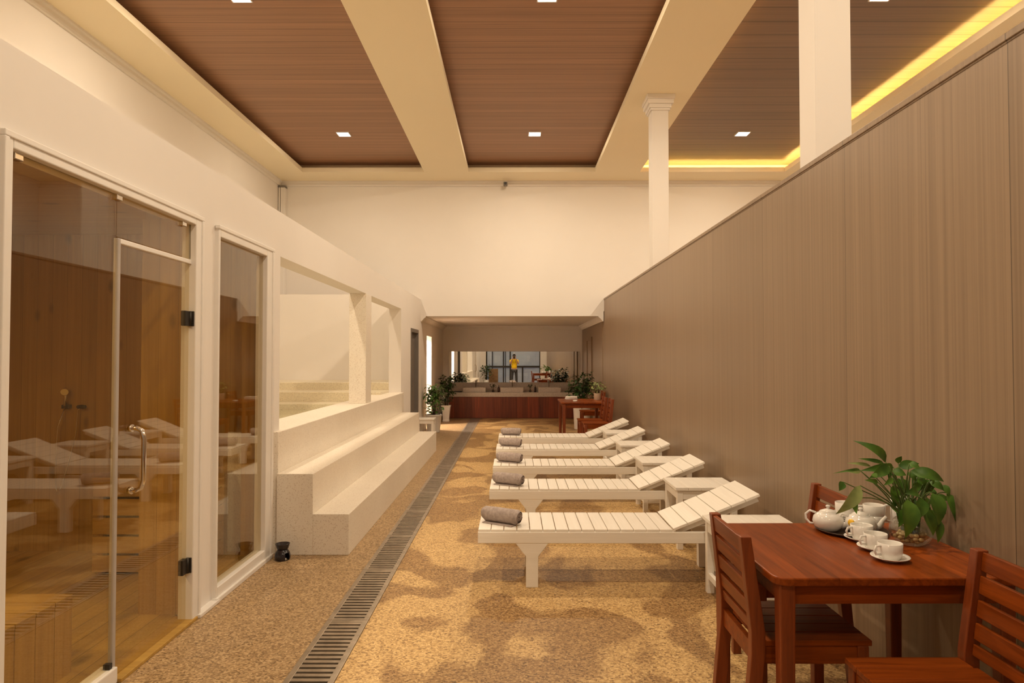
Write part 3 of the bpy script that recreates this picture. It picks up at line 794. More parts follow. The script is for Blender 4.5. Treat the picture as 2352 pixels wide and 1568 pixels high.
ch(1.47, 10.72, 180, 'red wooden chair beside the far table, nearest of the far chairs')
ch(1.44, 11.22, 180, 'red wooden chair pressed against the far table, second of the far chairs')
ch(1.66, 13.1, 180, 'dark wooden chair behind the far table in front of the big white pot')

# ---------------- tea set
ZT = 0.75
def saucer_prof(r_): return [(0, 0.0), (r_ * 0.5, 0.0), (r_ * 0.55, 0.003), (r_ * 0.9, 0.012), (r_, 0.016), (r_ * 0.99, 0.018), (r_ * 0.88, 0.015), (r_ * 0.55, 0.007), (0, 0.006)]
def cup(label, h=0.058, rad=0.043):
    r = thing('tea_cup', label, 'cup', (0, 0, 0), 0, 'white tea cups')
    MB().lathe([(0, 0), (rad * 0.72, 0), (rad * 0.82, 0.004), (rad * 0.97, h * 0.35), (rad, h), (rad * 0.96, h + 0.001), (rad * 0.92, h * 0.95), (rad * 0.88, h * 0.35), (rad * 0.6, 0.008), (0, 0.007)], (0, 0, 0), 32).build('bowl', 'porcelain', r)
    pts = [(-rad * 0.97, 0, h * 0.86), (-rad * 1.45, 0, h * 0.84), (-rad * 1.62, 0, h * 0.6), (-rad * 1.45, 0, h * 0.34), (-rad * 0.95, 0, h * 0.3)]
    MB().tube(pts, 0.0045, 8).build('handle', 'porcelain', r)
    return r
def saucer(label):
    o = MB().lathe(saucer_prof(0.067), (0, 0, 0), 36).build('saucer', 'porcelain'); return tag(o, label, 'saucer', 'white saucers')
cpos = [(1.392, 2.55, 'nearest'), (1.41, 2.686, 'middle'), (1.425, 2.822, 'farthest')]
cu = None
for x, y, nm in cpos:
    if cu is None:
        sa = saucer('white saucer under the %s tea cup of the row on the table' % nm); sa.location = (x, y, ZT)
        cu = cup('white tea cup on a saucer, %s of the row on the table' % nm); cu.location = (x, y, ZT + 0.007); cu.rotation_euler.z = R(15)
    else:
        s2 = sa.copy(); COL.objects.link(s2); s2.location = (x, y, ZT); s2['label'] = 'white saucer under the %s tea cup of the row on the table' % nm
        dup(cu, (x, y, ZT + 0.007), R(10), 'white tea cup on a saucer, %s of the row on the table' % nm)
TX, TY = 1.452, 2.965
o = MB().lathe([(0, 0), (0.115, 0), (0.14, 0.008), (0.146, 0.014), (0.143, 0.016), (0.133, 0.009), (0.11, 0.005), (0, 0.005)], (0, 0, 0), 48).build('tea_tray', 'tray')
tag(o, 'round dark brown tray under the white teapots', 'tray'); o.location = (TX, TY, ZT)
def teapot(label, tagc=False):
    r = thing('teapot', label, 'teapot', (0, 0, 0), 0, 'white teapots')
    MB().lathe([(0, 0), (0.042, 0), (0.048, 0.004), (0.066, 0.022), (0.073, 0.045), (0.068, 0.068), (0.05, 0.084), (0.041, 0.088), (0.041, 0.092), (0.036, 0.092), (0.036, 0.084), (0, 0.08)], (0, 0, 0), 36).build('body', 'porcelain', r)
    MB().lathe([(0, 0.088), (0.038, 0.089), (0.036, 0.096), (0.015, 0.104), (0.007, 0.106), (0.007, 0.112), (0.012, 0.118), (0.008, 0.124), (0, 0.125)], (0, 0, 0), 28).build('lid', 'porcelain', r)
    MB().tube([(0.06, 0, 0.028), (0.085, 0, 0.04), (0.098, 0, 0.065), (0.115, 0, 0.086)], [0.018, 0.014, 0.010, 0.008], 12).build('spout', 'porcelain', r)
    MB().tube([(-0.055, 0, 0.08), (-0.085, 0, 0.088), (-0.104, 0, 0.07), (-0.103, 0, 0.045), (-0.085, 0, 0.025), (-0.064, 0, 0.024)], 0.006, 8).build('handle', 'porcelain', r)
    for ch_ in r.children:
        for v in ch_.data.vertices: v.co *= 0.86
    return r
tA = teapot('white teapot at the left of the brown tray'); tA.location = (1.358, 2.975, ZT + 0.006); tA.rotation_euler.z = R(-30)
tB = dup(tA, (1.474, 2.925, ZT + 0.006), R(-14), 'white teapot with a yellow tag at its handle, in front on the tray')
mt = MB(); mt.lathe([(0, -0.001), (0.015, -0.001), (0.015, 0.001), (0, 0.001)], (0, 0, 0), 24)
tg = mt.build('tag', 'yellow', tB, label='round yellow tea tag'); tg.location = (-0.047, -0.045, 0.05); tg.rotation_euler = (R(84), 0, R(-45))
for k in range(4):
    s2 = sa.copy(); COL.objects.link(s2); s2.location = (1.475, 3.058, ZT + 0.016 + 0.0085 * k); s2['label'] = 'white saucer, %s of the stack behind the teapots' % ['bottom', 'second', 'third', 'top'][k]
dup(cu, (1.472, 3.055, ZT + 0.016 + 0.0255 + 0.0075), R(200), 'white cup on the saucer stack behind the teapots')
dup(cu, (1.578, 3.02, ZT + 0.0005), R(-30), 'white cup at the bottom of the pair stacked beside the tall mug')
dup(cu, (1.578, 3.02, ZT + 0.0465), R(-20), 'white cup on top of the pair stacked beside the tall mug')
t = thing('mug', 'tall white mug behind the teapots beside the plant', 'mug', (1.69, 3.0, ZT))
MB().lathe([(0, 0), (0.04, 0), (0.043, 0.004), (0.044, 0.14), (0.041, 0.141), (0.038, 0.13), (0.037, 0.01), (0, 0.008)], (0, 0, 0), 32).build('body', 'porcelain', t)
MB().tube([(-0.043, 0, 0.11), (-0.072, 0, 0.105), (-0.078, 0, 0.07), (-0.068, 0, 0.04), (-0.043, 0, 0.035)], 0.006, 8).build('handle', 'porcelain', t)

# leafy plant in a glass bowl
BX, BY = 1.60, 2.775
pl = thing('potted_plant', 'leafy green plant in a glass bowl of pebbles on the tea table', 'plant', (BX, BY, ZT))
MB().lathe([(0, 0.001), (0.045, 0.001), (0.066, 0.016), (0.08, 0.045), (0.077, 0.075), (0.062, 0.096), (0.058, 0.10), (0.056, 0.098), (0.06, 0.094), (0.074, 0.073), (0.077, 0.045), (0.063, 0.018), (0.043, 0.005), (0, 0.005)], (0, 0, 0), 36).build('glass_bowl', 'bowlglass', pl)
m = MB()
for i in range(70):
    a_ = random.uniform(0, 6.28); q = random.uniform(0, 1) ** 0.5 * 0.056; z = random.choice((0.016, 0.028, 0.04))
    q *= (0.75 if z < 0.02 else 1.0)
    m.ball((q * math.cos(a_), q * math.sin(a_), z), random.uniform(0.008, 0.012), random.uniform(0.008, 0.012), 0.008, 5)
m.build('pebbles', 'pebble', pl, kind='stuff')
def zp(zx, zy, dY=0.0):
    return at(1840 + zx / 4.7525, 980 + zy / 4.7525, BY + dY) - Vector((BX, BY, ZT))
lv = [((925, 385), (565, 150), 130, 0.22, -0.02), ((905, 400), (620, 345), 55, 0.1, 0.06), ((640, 470), (340, 510), 36, 0.3, -0.1), ((760, 430), (490, 395), 40, 0.15, 0.05),
      ((645, 640), (375, 955), 130, 0.25, -0.14), ((455, 600), (415, 700), 95, 0.05, -0.16), ((575, 790), (610, 955), 85, -0.1, -0.16), ((650, 480), (500, 490), 60, 0.1, -0.05),
      ((960, 430), (735, 565), 130, 0.12, -0.08), ((1010, 440), (640, 480), 110, 0.12, 0.03), ((1000, 560), (900, 640), 70, 0.1, -0.1), ((840, 605), (690, 580), 60, 0.1, -0.1),
      ((1000, 470), (860, 420), 120, 0.1, -0.02), ((1060, 400), (1100, 320), 90, 0.1, 0.0), ((1060, 430), (1290, 400), 120, 0.15, 0.02), ((1180, 400), (1300, 450), 90, 0.1, -0.05),
      ((1190, 480), (1560, 600), 150, 0.2, -0.02), ((1000, 480), (1150, 530), 110, 0.1, -0.08), ((1230, 500), (1480, 520), 90, 0.25, 0.05),
      ((1160, 790), (1135, 1215), 240, 0.12, -0.12), ((1320, 780), (1250, 1020), 170, 0.1, -0.1), ((1430, 720), (1500, 1075), 210, 0.12, -0.1), ((1345, 880), (1440, 1190), 190, 0.1, -0.06),
      ((1590, 720), (1690, 1060), 150, 0.1, 0.02), ((1480, 1000), (1490, 1270), 130, 0.1, -0.03), ((1270, 700), (1130, 730), 120, 0.2, -0.08), ((1520, 640), (1620, 760), 110, 0.2, 0.03),
      ((1000, 640), (1020, 900), 130, 0.05, -0.02), ((1100, 560), (1130, 780), 150, 0.05, 0.05), ((1240, 560), (1330, 720), 140, 0.1, 0.06), ((1200, 820), (1330, 960), 150, 0.1, -0.04),
      ((1400, 600), (1560, 700), 110, 0.2, 0.0), ((780, 510), (830, 560), 80, 0.0, -0.1), ((1100, 900), (1060, 1100), 110, 0.1, -0.12), ((1390, 930), (1500, 1120), 150, 0.1, 0.0)]
rl = random.Random(4)
for k in range(26):
    bx_, by_ = rl.uniform(930, 1480), rl.uniform(400, 880)
    lv.append(((bx_, by_), (bx_ + rl.uniform(-40, 190), by_ + rl.uniform(60, 240)), rl.uniform(60, 120), rl.uniform(0, 0.2), rl.uniform(0.0, 0.09)))
m = MB(); st = MB()
for i, (b_, tpx, wd, bend, dY) in enumerate(lv):
    A = zp(b_[0], b_[1], dY); B = zp(tpx[0], tpx[1], dY - 0.015)
    dirv = (B - A).normalized(); sd = dirv.cross(Vector((0.15, -1.0, 0.35))).normalized()
    if i in (4, 7, 3): MB().leaf(A, B, wd / 4.7525 / F * BY, bend, sd, 0.22, 7, 0.38).build('pale_leaf', 'leaf_pale', pl, label='pale green drooping leaf')
    else: m.leaf(A, B, 0.86 * wd / 4.7525 / F * BY, bend, sd, 0.3, 8, 0.34)
    root = Vector((random.uniform(-0.025, 0.025), random.uniform(-0.025, 0.025), 0.05))
    mid = root * 0.35 + A * 0.65 + Vector((0, 0, 0.07 if A.z < 0.25 else 0.02)); q1 = root * 0.72 + A * 0.28 + Vector((0, 0, 0.07))
    pts = []
    for k in range(9):
        u = k / 8; pts.append((1 - u) ** 3 * root + 3 * u * (1 - u) ** 2 * q1 + 3 * u * u * (1 - u) * mid + u ** 3 * A)
    st.tube(pts, [0.0032 - 0.0014 * k / 8 for k in range(9)], 6)
m.build('foliage', 'leaf', pl); st.build('stem', 'stem', pl)

# ---------------- oil burner
t = thing('oil_burner', 'small dark ceramic oil burner glowing on the floor by the steps', 'oil burner', (-1.72, 5.10, 0))
m = MB(); n = 28; bm = m.bm
prof = [(0.048, 0.0), (0.053, 0.006), (0.057, 0.02), (0.056, 0.04), (0.05, 0.058), (0.040, 0.072), (0.036, 0.078)]
for ri in (0, 1):
    rings = [[bm.verts.new(((r_ - 0.005 * ri) * math.cos(2 * math.pi * k / n), (r_ - 0.005 * ri) * math.sin(2 * math.pi * k / n), z)) for k in range(n)] for r_, z in prof]
    for i in range(len(prof) - 1):
        for k in range(n):
            ang_ = (k + 0.5) / n * 360
            if 305 < ang_ < 350 and 1 <= i <= 3: continue      # the candle opening
            f = bm.faces.new((rings[i][k], rings[i][(k + 1) % n], rings[i + 1][(k + 1) % n], rings[i + 1][k])); f.smooth = True
m.build('body', 'ceramic', t)
MB().lathe([(0, 0.074), (0.036, 0.076), (0.043, 0.09), (0.052, 0.118), (0.053, 0.121), (0.049, 0.12), (0.038, 0.098), (0, 0.09)], (0, 0, 0), 28).build('bowl', 'ceramic', t)
MB().lathe([(0, 0.001), (0.02, 0.001), (0.02, 0.014), (0, 0.014)], (0.012, -0.012, 0), 16).build('candle', 'paper', t)
MB().lathe([(0, 0.014), (0.004, 0.019), (0.0045, 0.024), (0, 0.036)], (0.02, -0.022, 0), 10).build('flame', 'flame', t)

# ---------------- vanity
VY = 16.92
cab = thing('vanity_cabinet', 'long dark red wooden vanity cabinet under the mirror', 'cabinet', (0.07, VY, 0))
MB().box(-1.69, 1.68, 0.02, 0.82, 0, 0.53).build('carcass', 'cabinet_wood', cab)
for i in range(6):
    a_ = -1.69 + i * 3.37 / 6
    MB().box(a_ + 0.002, a_ + 3.37 / 6 - 0.002, 0.0, 0.02, 0.015, 0.528, 0.002).build('door', 'cabinet_wood', cab)
ct = thing('countertop', 'speckled stone countertop with splashback over the red wood vanity', 'countertop', (0.07, VY, 0.53))
MB().box(-1.71, 1.69, -0.02, 0.82, 0, 0.107, 0.004).build('slab', 'terrazzo_grey', ct)
MB().box(-1.71, 1.69, 0.70, 0.82, 0.107, 0.325, 0.004).build('splashback', 'terrazzo_grey', ct)
mr = MB().box(-1.70, 1.695, YM - 0.02, YM - 0.006, 0.858, 1.66).build('mirror', 'mirror')
tag(mr, 'wide frameless mirror over the vanity reflecting the photographer', 'mirror')
ZV = 0.637
def basin(label):
    r = thing('wash_basin', label, 'basin', (0, 0, 0), 0, 'square stone wash basins')
    m = MB(); w_, d_, h_ = 0.565, 0.38, 0.118; k = 0.03
    m.box(0, w_, 0, k, 0, h_, 0.003); m.box(0, w_, d_ - k, d_, 0, h_, 0.003); m.box(0, k, k, d_ - k, 0, h_, 0.003); m.box(w_ - k, w_, k, d_ - k, 0, h_, 0.003); m.box(k, w_ - k, k, d_ - k, 0, 0.03)
    m.build('bowl', 'terrazzo_grey', r)
    MB().lathe([(0, 0.03), (0.022, 0.03), (0.02, 0.034), (0, 0.034)], (w_ / 2, d_ / 2, 0), 16).build('plug', 'chrome', r)
    return r
def faucet(label):
    r = thing('faucet', label, 'faucet', (0, 0, 0), 0, 'tall basin faucets')
    MB().tube([(0, 0, 0), (0, 0, 0.25), (0, -0.02, 0.275), (0, -0.14, 0.275), (0, -0.15, 0.25)], 0.012, 10).build('spout', 'chrome', r)
    MB().lathe([(0, 0), (0.025, 0), (0.025, 0.01), (0, 0.012)], (0, 0, 0), 16).build('base', 'chrome', r)
    MB().tube([(0.0, 0, 0.20), (0.045, 0, 0.215)], 0.006, 8).build('lever', 'chrome', r)
    return r
bs = [(-1.275, 'left'), (-0.338, 'middle'), (0.60, 'right')]
b0 = f0 = None
for x, nm in bs:
    if b0 is None:
        b0 = basin('square stone wash basin at the %s of the vanity' % nm); b0.location = (x, 17.02, ZV)
        f0 = faucet('chrome faucet behind the %s basin' % nm); f0.location = (x + 0.29, 17.50, ZV)
    else:
        dup(b0, (x, 17.02, ZV), 0, 'square stone wash basin in the middle of the vanity' if nm == 'middle' else 'square stone wash basin at the right of the vanity')
        dup(f0, (x + 0.29, 17.50, ZV), 0, 'chrome faucet behind the %s basin' % nm)
def bottle(label):
    r = thing('soap_bottle', label, 'bottle', (0, 0, 0), 0, 'dark pump bottles')
    MB().lathe([(0, 0), (0.028, 0), (0.03, 0.005), (0.03, 0.105), (0.024, 0.12), (0.012, 0.126), (0.012, 0.14), (0, 0.14)], (0, 0, 0), 20).build('bottle', 'amber', r)
    MB().tube([(0, 0, 0.14), (0, 0, 0.175), (0.0, -0.03, 0.175)], 0.006, 8).build('pump', 'black', r)
    return r
bo = bottle('dark pump bottle left of the middle basin'); bo.location = (-0.385, 17.1, ZV)
dup(bo, (0.525, 17.1, ZV), 0, 'dark pump bottle left of the right basin')
def sprig(label):
    r = thing('potted_plant', label, 'plant', (0, 0, 0), 0, 'small sprigs in vases')
    MB().lathe([(0, 0), (0.028, 0), (0.032, 0.02), (0.026, 0.05), (0.016, 0.06), (0.014, 0.058), (0, 0.03)], (0, 0, 0), 16).build('vase', 'tray', r)
    s_ = MB(); l_ = MB()
    rd = random.Random(3)
    for i in range(7):
        a_ = rd.uniform(0, 6.28); tipp = Vector((0.07 * math.cos(a_), 0.05 * math.sin(a_), rd.uniform(0.14, 0.22)))
        s_.tube([(0, 0, 0.02), tipp * 0.5 + Vector((0, 0, 0.03)), tipp], 0.002, 5)
        for k in range(5):
            d = Vector((rd.uniform(-1, 1), rd.uniform(-1, 1), rd.uniform(-0.5, 0.6))).normalized()
            b_ = tipp * rd.uniform(0.7, 1.0); l_.leaf(b_, b_ + d * 0.05, 0.03, 0.1, n=3)
    s_.build('stem', 'bark', r); l_.build('foliage', 'leaf_dark', r)
    return r
sg = sprig('small leafy sprig in a dark vase between the left and middle basins'); sg.location = (-0.53, 17.12, ZV)
dup(sg, (0.40, 17.12, ZV), R(70), 'small leafy sprig in a dark vase between the middle and right basins')
o = MB().box(-0.16, 0.16, -0.07, 0.07, 0, 0.02, 0.006).build('amenity_tray', 'black'); o.location = (-1.47, 17.12, ZV); tag(o, 'black tray at the left end of the vanity counter', 'tray', 'black counter trays')
o2 = o.copy(); COL.objects.link(o2); o2.location = (1.42, 17.12, ZV); o2['label'] = 'black tray at the right end of the vanity counter'

# far table: folded cloths, ashtray, cream pot
for k in range(3):
    o = MB().box(-0.11 + 0.004 * k, 0.11, -0.09, 0.09, 0, 0.016, 0.007).build('folded_cloth', 'paper'); o.location = (1.03, 12.36 - 0.005 * k, 0.75 + 0.0165 * k); o.rotation_euler.z = R(-4 * k)
    tag(o, 'white folded cloth on the far table, %s of the stack' % ['bottom', 'middle', 'top'][k], 'cloth', 'folded cloths on the far table')
o = MB().lathe([(0, 0), (0.035, 0), (0.04, 0.025), (0.036, 0.026), (0.03, 0.008), (0, 0.008)], (0, 0, 0), 20).build('small_dish', 'porcelain'); o.location = (1.04, 11.66, 0.75)
tag(o, 'small white dish in front of the folded cloths on the far table', 'dish')
def pot_plant(name, label, loc, pot_prof, pot_mat, leafmat, zlo, zhi, rad, nleaf, lsize, seed, stems=5, squarepot=False, narrow=1.0, lim=(-9, 9)):
    r = thing(name, label, 'plant', loc)
    rd = random.Random(seed)
    ztop = max(z for _, z in pot_prof)
    m = MB(); m.lathe(pot_prof, (0, 0, 0), 4 if squarepot else 28, sm=not squarepot)
    if squarepot:
        for v in m.bm.verts:
            c_, s_ = math.cos(R(45)), math.sin(R(45)); x, y = v.co.x, v.co.y; v.co.x = (x * c_ - y * s_) * 1.25; v.co.y = (x * s_ + y * c_) * 1.25
        bmesh.ops.bevel(m.bm, geom=[e for e in m.bm.edges if abs(e.verts[0].co.z - e.verts[1].co.z) > 0.02], offset=0.012, segments=2, affect='EDGES')
    m.build('pot', pot_mat, r)
    pr = [p[0] for p in pot_prof if abs(p[1] - ztop) < 0.02]; rr = min(pr) * 0.85
    MB().lathe([(0, ztop - 0.035), (rr, ztop - 0.04), (rr * 0.9, ztop - 0.09), (0, ztop - 0.09)], (0, 0, 0), 16).build('soil', 'soil', r)
    s_ = MB(); l_ = MB(); tips = []
    for i in range(stems):
        a_ = 6.28 * i / stems + rd.uniform(-.4, .4); q = rad * rd.uniform(0.25, 0.7)
        tp_ = Vector((q * math.cos(a_), q * math.sin(a_), zlo + (zhi - zlo) * rd.uniform(0.6, 0.95)))
        b_ = Vector((0.03 * math.cos(a_), 0.03 * math.sin(a_), ztop - 0.05))
        pts = [b_, b_ * 0.6 + tp_ * 0.4 - Vector((q * 0.15 * math.cos(a_), q * 0.15 * math.sin(a_), 0)), tp_]
        s_.tube(pts, [0.008, 0.006, 0.003], 6); tips.append(pts)
    for i in range(nleaf):
        pts = tips[i % stems]; u = rd.uniform(0.1, 1.0)
        c = (pts[1] + (pts[2] - pts[1]) * u) if u > 0.35 or rd.random() < 0.5 else pts[0] + (pts[1] - pts[0]) * rd.uniform(0.4, 1)
        hgt = (c.z - zlo) / (zhi - zlo)
        off = Vector((rd.gauss(0, 1), rd.gauss(0, 1), rd.gauss(0, 0.5)))
        env = rad * (0.55 + 0.45 * math.sin(math.pi * min(1, max(0.05, hgt)) ** 0.8)) * narrow
        c = c + off * env * 0.42
        hd = math.hypot(c.x, c.y)
        if hd > env: c.x *= env / hd; c.y *= env / hd
        c.z = min(max(c.z, zlo), zhi)
        out = Vector((c.x, c.y, 0)); out = out.normalized() if out.length > 1e-3 else Vector((1, 0, 0))
        d = (out + Vector((rd.gauss(0, .5), rd.gauss(0, .5), rd.uniform(-0.9, 0.35)))).normalized()
        sz = lsize * rd.uniform(0.7, 1.25)
        e_ = c + d * sz
        for q_ in (c, e_): q_.x = min(max(q_.x, lim[0]), lim[1])
        l_.leaf(c, e_, sz * 0.55, 0.12, n=4, shape=0.42)
    s_.build('stem', 'bark', r); l_.build('foliage', leafmat, r)
    return r
pot_plant('potted_plant', 'small plant with thin leaves in a cream pot on the far table', (1.47, 12.1, 0.75), [(0, 0), (0.05, 0), (0.062, 0.004), (0.064, 0.115), (0.067, 0.12), (0.06, 0.122), (0.058, 0.10), (0, 0.09)], 'cream_pot', 'leaf_pale', 0.12, 0.34, 0.13, 90, 0.06, 11, 7)
pot_plant('potted_plant', 'big dark leafy plant in a tall white pot right of the vanity', (1.42, 14.4, 0), [(0, 0), (0.15, 0), (0.155, 0.01), (0.18, 0.49), (0.185, 0.50), (0.165, 0.5), (0.16, 0.44), (0, 0.44)], 'white_pot', 'leaf_dark', 0.46, 1.19, 0.27, 420, 0.10, 5, 9)
pot_plant('potted_plant', 'green leafy plant in a white pot behind the white stool', (-1.62, 13.75, 0), [(0, 0), (0.12, 0), (0.125, 0.02), (0.16, 0.33), (0.17, 0.34), (0.17, 0.36), (0.14, 0.36), (0.13, 0.30), (0, 0.30)], 'white_pot', 'leaf_mid', 0.33, 1.03, 0.19, 330, 0.095, 21, 8, False, 0.95, (-0.20, 9))
pot_plant('potted_plant', 'dark narrow plant in a tapered white pot left of the vanity', (-1.60, 16.1, 0), [(0, 0), (0.085, 0), (0.09, 0.03), (0.08, 0.05), (0.11, 0.34), (0.125, 0.36), (0.125, 0.38), (0.10, 0.38), (0.10, 0.33), (0, 0.33)], 'white_pot', 'leaf_dark', 0.36, 1.13, 0.19, 420, 0.085, 33, 8, True, 0.95, (-0.22, 9))
pot_plant('potted_plant', 'leafy plant in a white pot behind the photographer, seen in the mirror', (-1.45, 0.25, 0), [(0, 0), (0.12, 0), (0.13, 0.01), (0.15, 0.36), (0.13, 0.36), (0.12, 0.3), (0, 0.3)], 'white_pot', 'leaf_dark', 0.4, 1.2, 0.3, 300, 0.11, 41, 8, False, 1.0, (-0.33, 9))
# white stool behind the steps
t = thing('stool', 'small white wooden stool at the end of the pool steps', 'stool', (-1.585, 12.35, 0))
MB().box(-0.16, 0.16, -0.16, 0.16, 0.385, 0.41, 0.004).build('seat', 'white_wood', t)
MB().box(-0.14, 0.14, -0.14, -0.12, 0.32, 0.385).box(-0.14, 0.14, 0.12, 0.14, 0.32, 0.385).box(-0.14, -0.12, -0.12, 0.12, 0.32, 0.385).box(0.12, 0.14, -0.12, 0.12, 0.32, 0.385).build('apron', 'white_wood', t)
for sx_ in (-1, 1):
    for sy_ in (-1, 1): MB().box(sx_ * 0.125 - 0.02, sx_ * 0.125 + 0.02, sy_ * 0.125 - 0.02, sy_ * 0.125 + 0.02, 0, 0.385, 0.002).build('leg', 'white_wood', t)
# wooden chest behind the photographer (mirror)
t = thing('drawer_chest', 'brown wooden chest of drawers by the rear window, seen in the mirror', 'cabinet', (-1.12, -1.45, 0))
MB().box(-0.25, 0.25, -0.2, 0.2, 0, 0.9, 0.004).build('carcass', 'oldwood', t)
for k in range(4):
    d = MB().box(-0.22, 0.22, 0.2, 0.215, 0.05 + 0.21 * k, 0.23 + 0.21 * k, 0.004).build('drawer', 'oldwood', t)
    MB().tube([(-0.05, 0.225, 0.15 + 0.21 * k), (0.05, 0.225, 0.15 + 0.21 * k)], 0.006, 6).build('handle', 'darkmetal', d)

# ---------------- sauna contents
def slat_block(t, x0, x1, y0, y1, z1, n, gap, mat):
    pass
t = thing('sauna_bench', 'slatted pine block with dark gaps inside the sauna behind the glass door', 'bench', (-2.5, 4.95, 0.02))
m = MB(); n = 5; h_ = 0.64; p = h_ / n
for k in range(n): m.box(-0.38, 0.30, -0.27, -0.25, k * p + 0.018, (k + 1) * p, 0.002); m.box(0.30, 0.32, -0.23, 0.20, k * p + 0.008, (k + 1) * p, 0.002)
m.build('slats', 'pine_h', t)
for x in (-0.36, 0.275):
    for y in (-0.25, 0.17): MB().box(x, x + 0.04, y, y + 0.04, 0, h_).build('post', 'pine_v', t)
MB().box(-0.39, 0.325, -0.275, 0.21, h_, h_ + 0.02, 0.002).build('top', 'pine_h', t)
MB().box(-0.35, 0.27, -0.22, 0.17, 0.01, h_ - 0.02).build('core', 'black', t)
t = thing('sauna_lamp', 'round lamp on the sauna ceiling above the wooden trough', 'lamp', (-3.0, 1.9, 2.45))
MB().lathe([(0, 0), (0.09, 0), (0.09, -0.03), (0.07, -0.045), (0, -0.05)], (0, 0, 0), 24).build('shade', 'led', t)
ld = bpy.data.lights.new('lamp', 'AREA'); ld.shape = 'DISK'; ld.size = 0.16; ld.energy = 27; ld.color = (1, 0.69, 0.29)
lo = bpy.data.objects.new('lamp', ld); COL.objects.link(lo); lo.parent = t; lo.location = (0, 0, -0.06)
t = thing('wooden_trough', 'low pine box of upright boards inside the sauna at the lower left', 'box', (-2.36, 2.62, 0.02))
m = MB(); n = 10
for k in range(n): m.box(0.25, 0.272, -0.62 + k * 0.125 + 0.002, -0.62 + (k + 1) * 0.125 - 0.002, 0, 0.345, 0.002)
for k in range(4): m.box(-0.25 + k * 0.125 + 0.002, -0.25 + (k + 1) * 0.125 - 0.002, 0.61, 0.63, 0, 0.345, 0.002)
m.build('side_boards', 'pine_v', t)
m = MB()
for k in range(10): m.box(-0.25, 0.275, -0.62 + k * 0.125 + 0.004, -0.62 + (k + 1) * 0.125 - 0.004, 0.345, 0.365, 0.002)
m.build('lid_boards', 'pine_h', t)
t = thing('shower_set', 'hand shower with hose on the pine wall inside the sauna', 'shower', (-3.43, SY1, 0))
m = MB(); m.tube([(0, -0.04, 1.13), (0.01, -0.045, 1.26)], 0.011, 10); m.tube([(0.01, -0.05, 1.26), (0.035, -0.10, 1.24)], [0.014, 0.026], 12); m.build('hand_shower', 'chrome', t)
MB().box(-0.025, 0.03, -0.045, 0, 1.11, 1.14, 0.004).build('bracket', 'darkmetal', t)
m = MB(); pts = [(0, -0.04, 1.12)] + [(-0.04 + 0.16 * u - 0.08 * math.sin(math.pi * u), -0.05, 1.10 - 0.62 * math.sin(math.pi * u * 0.97)) for u in [k / 14 for k in range(1, 14)]] + [(0.10, -0.04, 1.10), (0.13, -0.04, 1.125)]
m.tube(pts, 0.005, 8); m.build('hose', 'chrome', t)
MB().tube([(0.11, 0, 1.125), (0.11, -0.05, 1.125), (0.17, -0.06, 1.125)], 0.014, 10).build('valve', 'darkmetal', t)

# ---------------- photographer (seen only in the mirror)
def skin_mesh(verts, edges, radii, root, sub=2):
    me = bpy.data.meshes.new('tmp'); me.from_pydata(verts, edges, []); o = bpy.data.objects.new('tmp', me); COL.objects.link(o)
    md = o.modifiers.new('s', 'SKIN'); md.use_smooth_shade = True
    for i, v in enumerate(me.skin_vertices[0].data):
        r_ = radii[i]; v.radius = r_ if isinstance(r_, tuple) else (r_, r_); v.use_root = (i == root)
    sb = o.modifiers.new('u', 'SUBSURF'); sb.levels = sb.render_levels = sub
    dg = bpy.context.evaluated_depsgraph_get(); ev = o.evaluated_get(dg)
    out = bpy.data.meshes.new_from_object(ev)
    bpy.data.objects.remove(o); bpy.data.meshes.remove(me)
    return out
class Sk:
    def __init__(s): s.v = []; s.e = []; s.r = []
    def add(s, p, r_, par=None):
        s.v.append(tuple(p)); s.r.append(r_)
        if par is not None: s.e.append((par, len(s.v) - 1))
        return len(s.v) - 1
    def mesh(s, root=0, sub=2): return skin_mesh(s.v, s.e, s.r, root, sub)
def obj(name, me, mat, parent):
    o = bpy.data.objects.new(name, me); COL.objects.link(o); o.parent = parent
    me.materials.clear(); me.materials.append(M[mat])
    for p_ in me.polygons: p_.use_smooth = True
    return o
PY = -0.30
person = thing('person', 'person in a yellow shirt and dark trousers photographing, seen in the mirror', 'person', (0, PY, 0))
sk = Sk()
pel = sk.add((0, 0, 0.93), (0.145, 0.10)); wa = sk.add((0, 0, 1.06), (0.13, 0.09), pel); chs = sk.add((0, 0.0, 1.24), (0.15, 0.10), wa); shb = sk.add((0, 0.0, 1.36), (0.10, 0.07), chs)
nk = sk.add((0, 0.02, 1.43), 0.052, shb); hd = sk.add((0, 0.05, 1.50), (0.068, 0.075), nk); hd2 = sk.add((0, 0.055, 1.58), (0.075, 0.09), hd); sk.add((0, 0.04, 1.64), (0.05, 0.06), hd2)
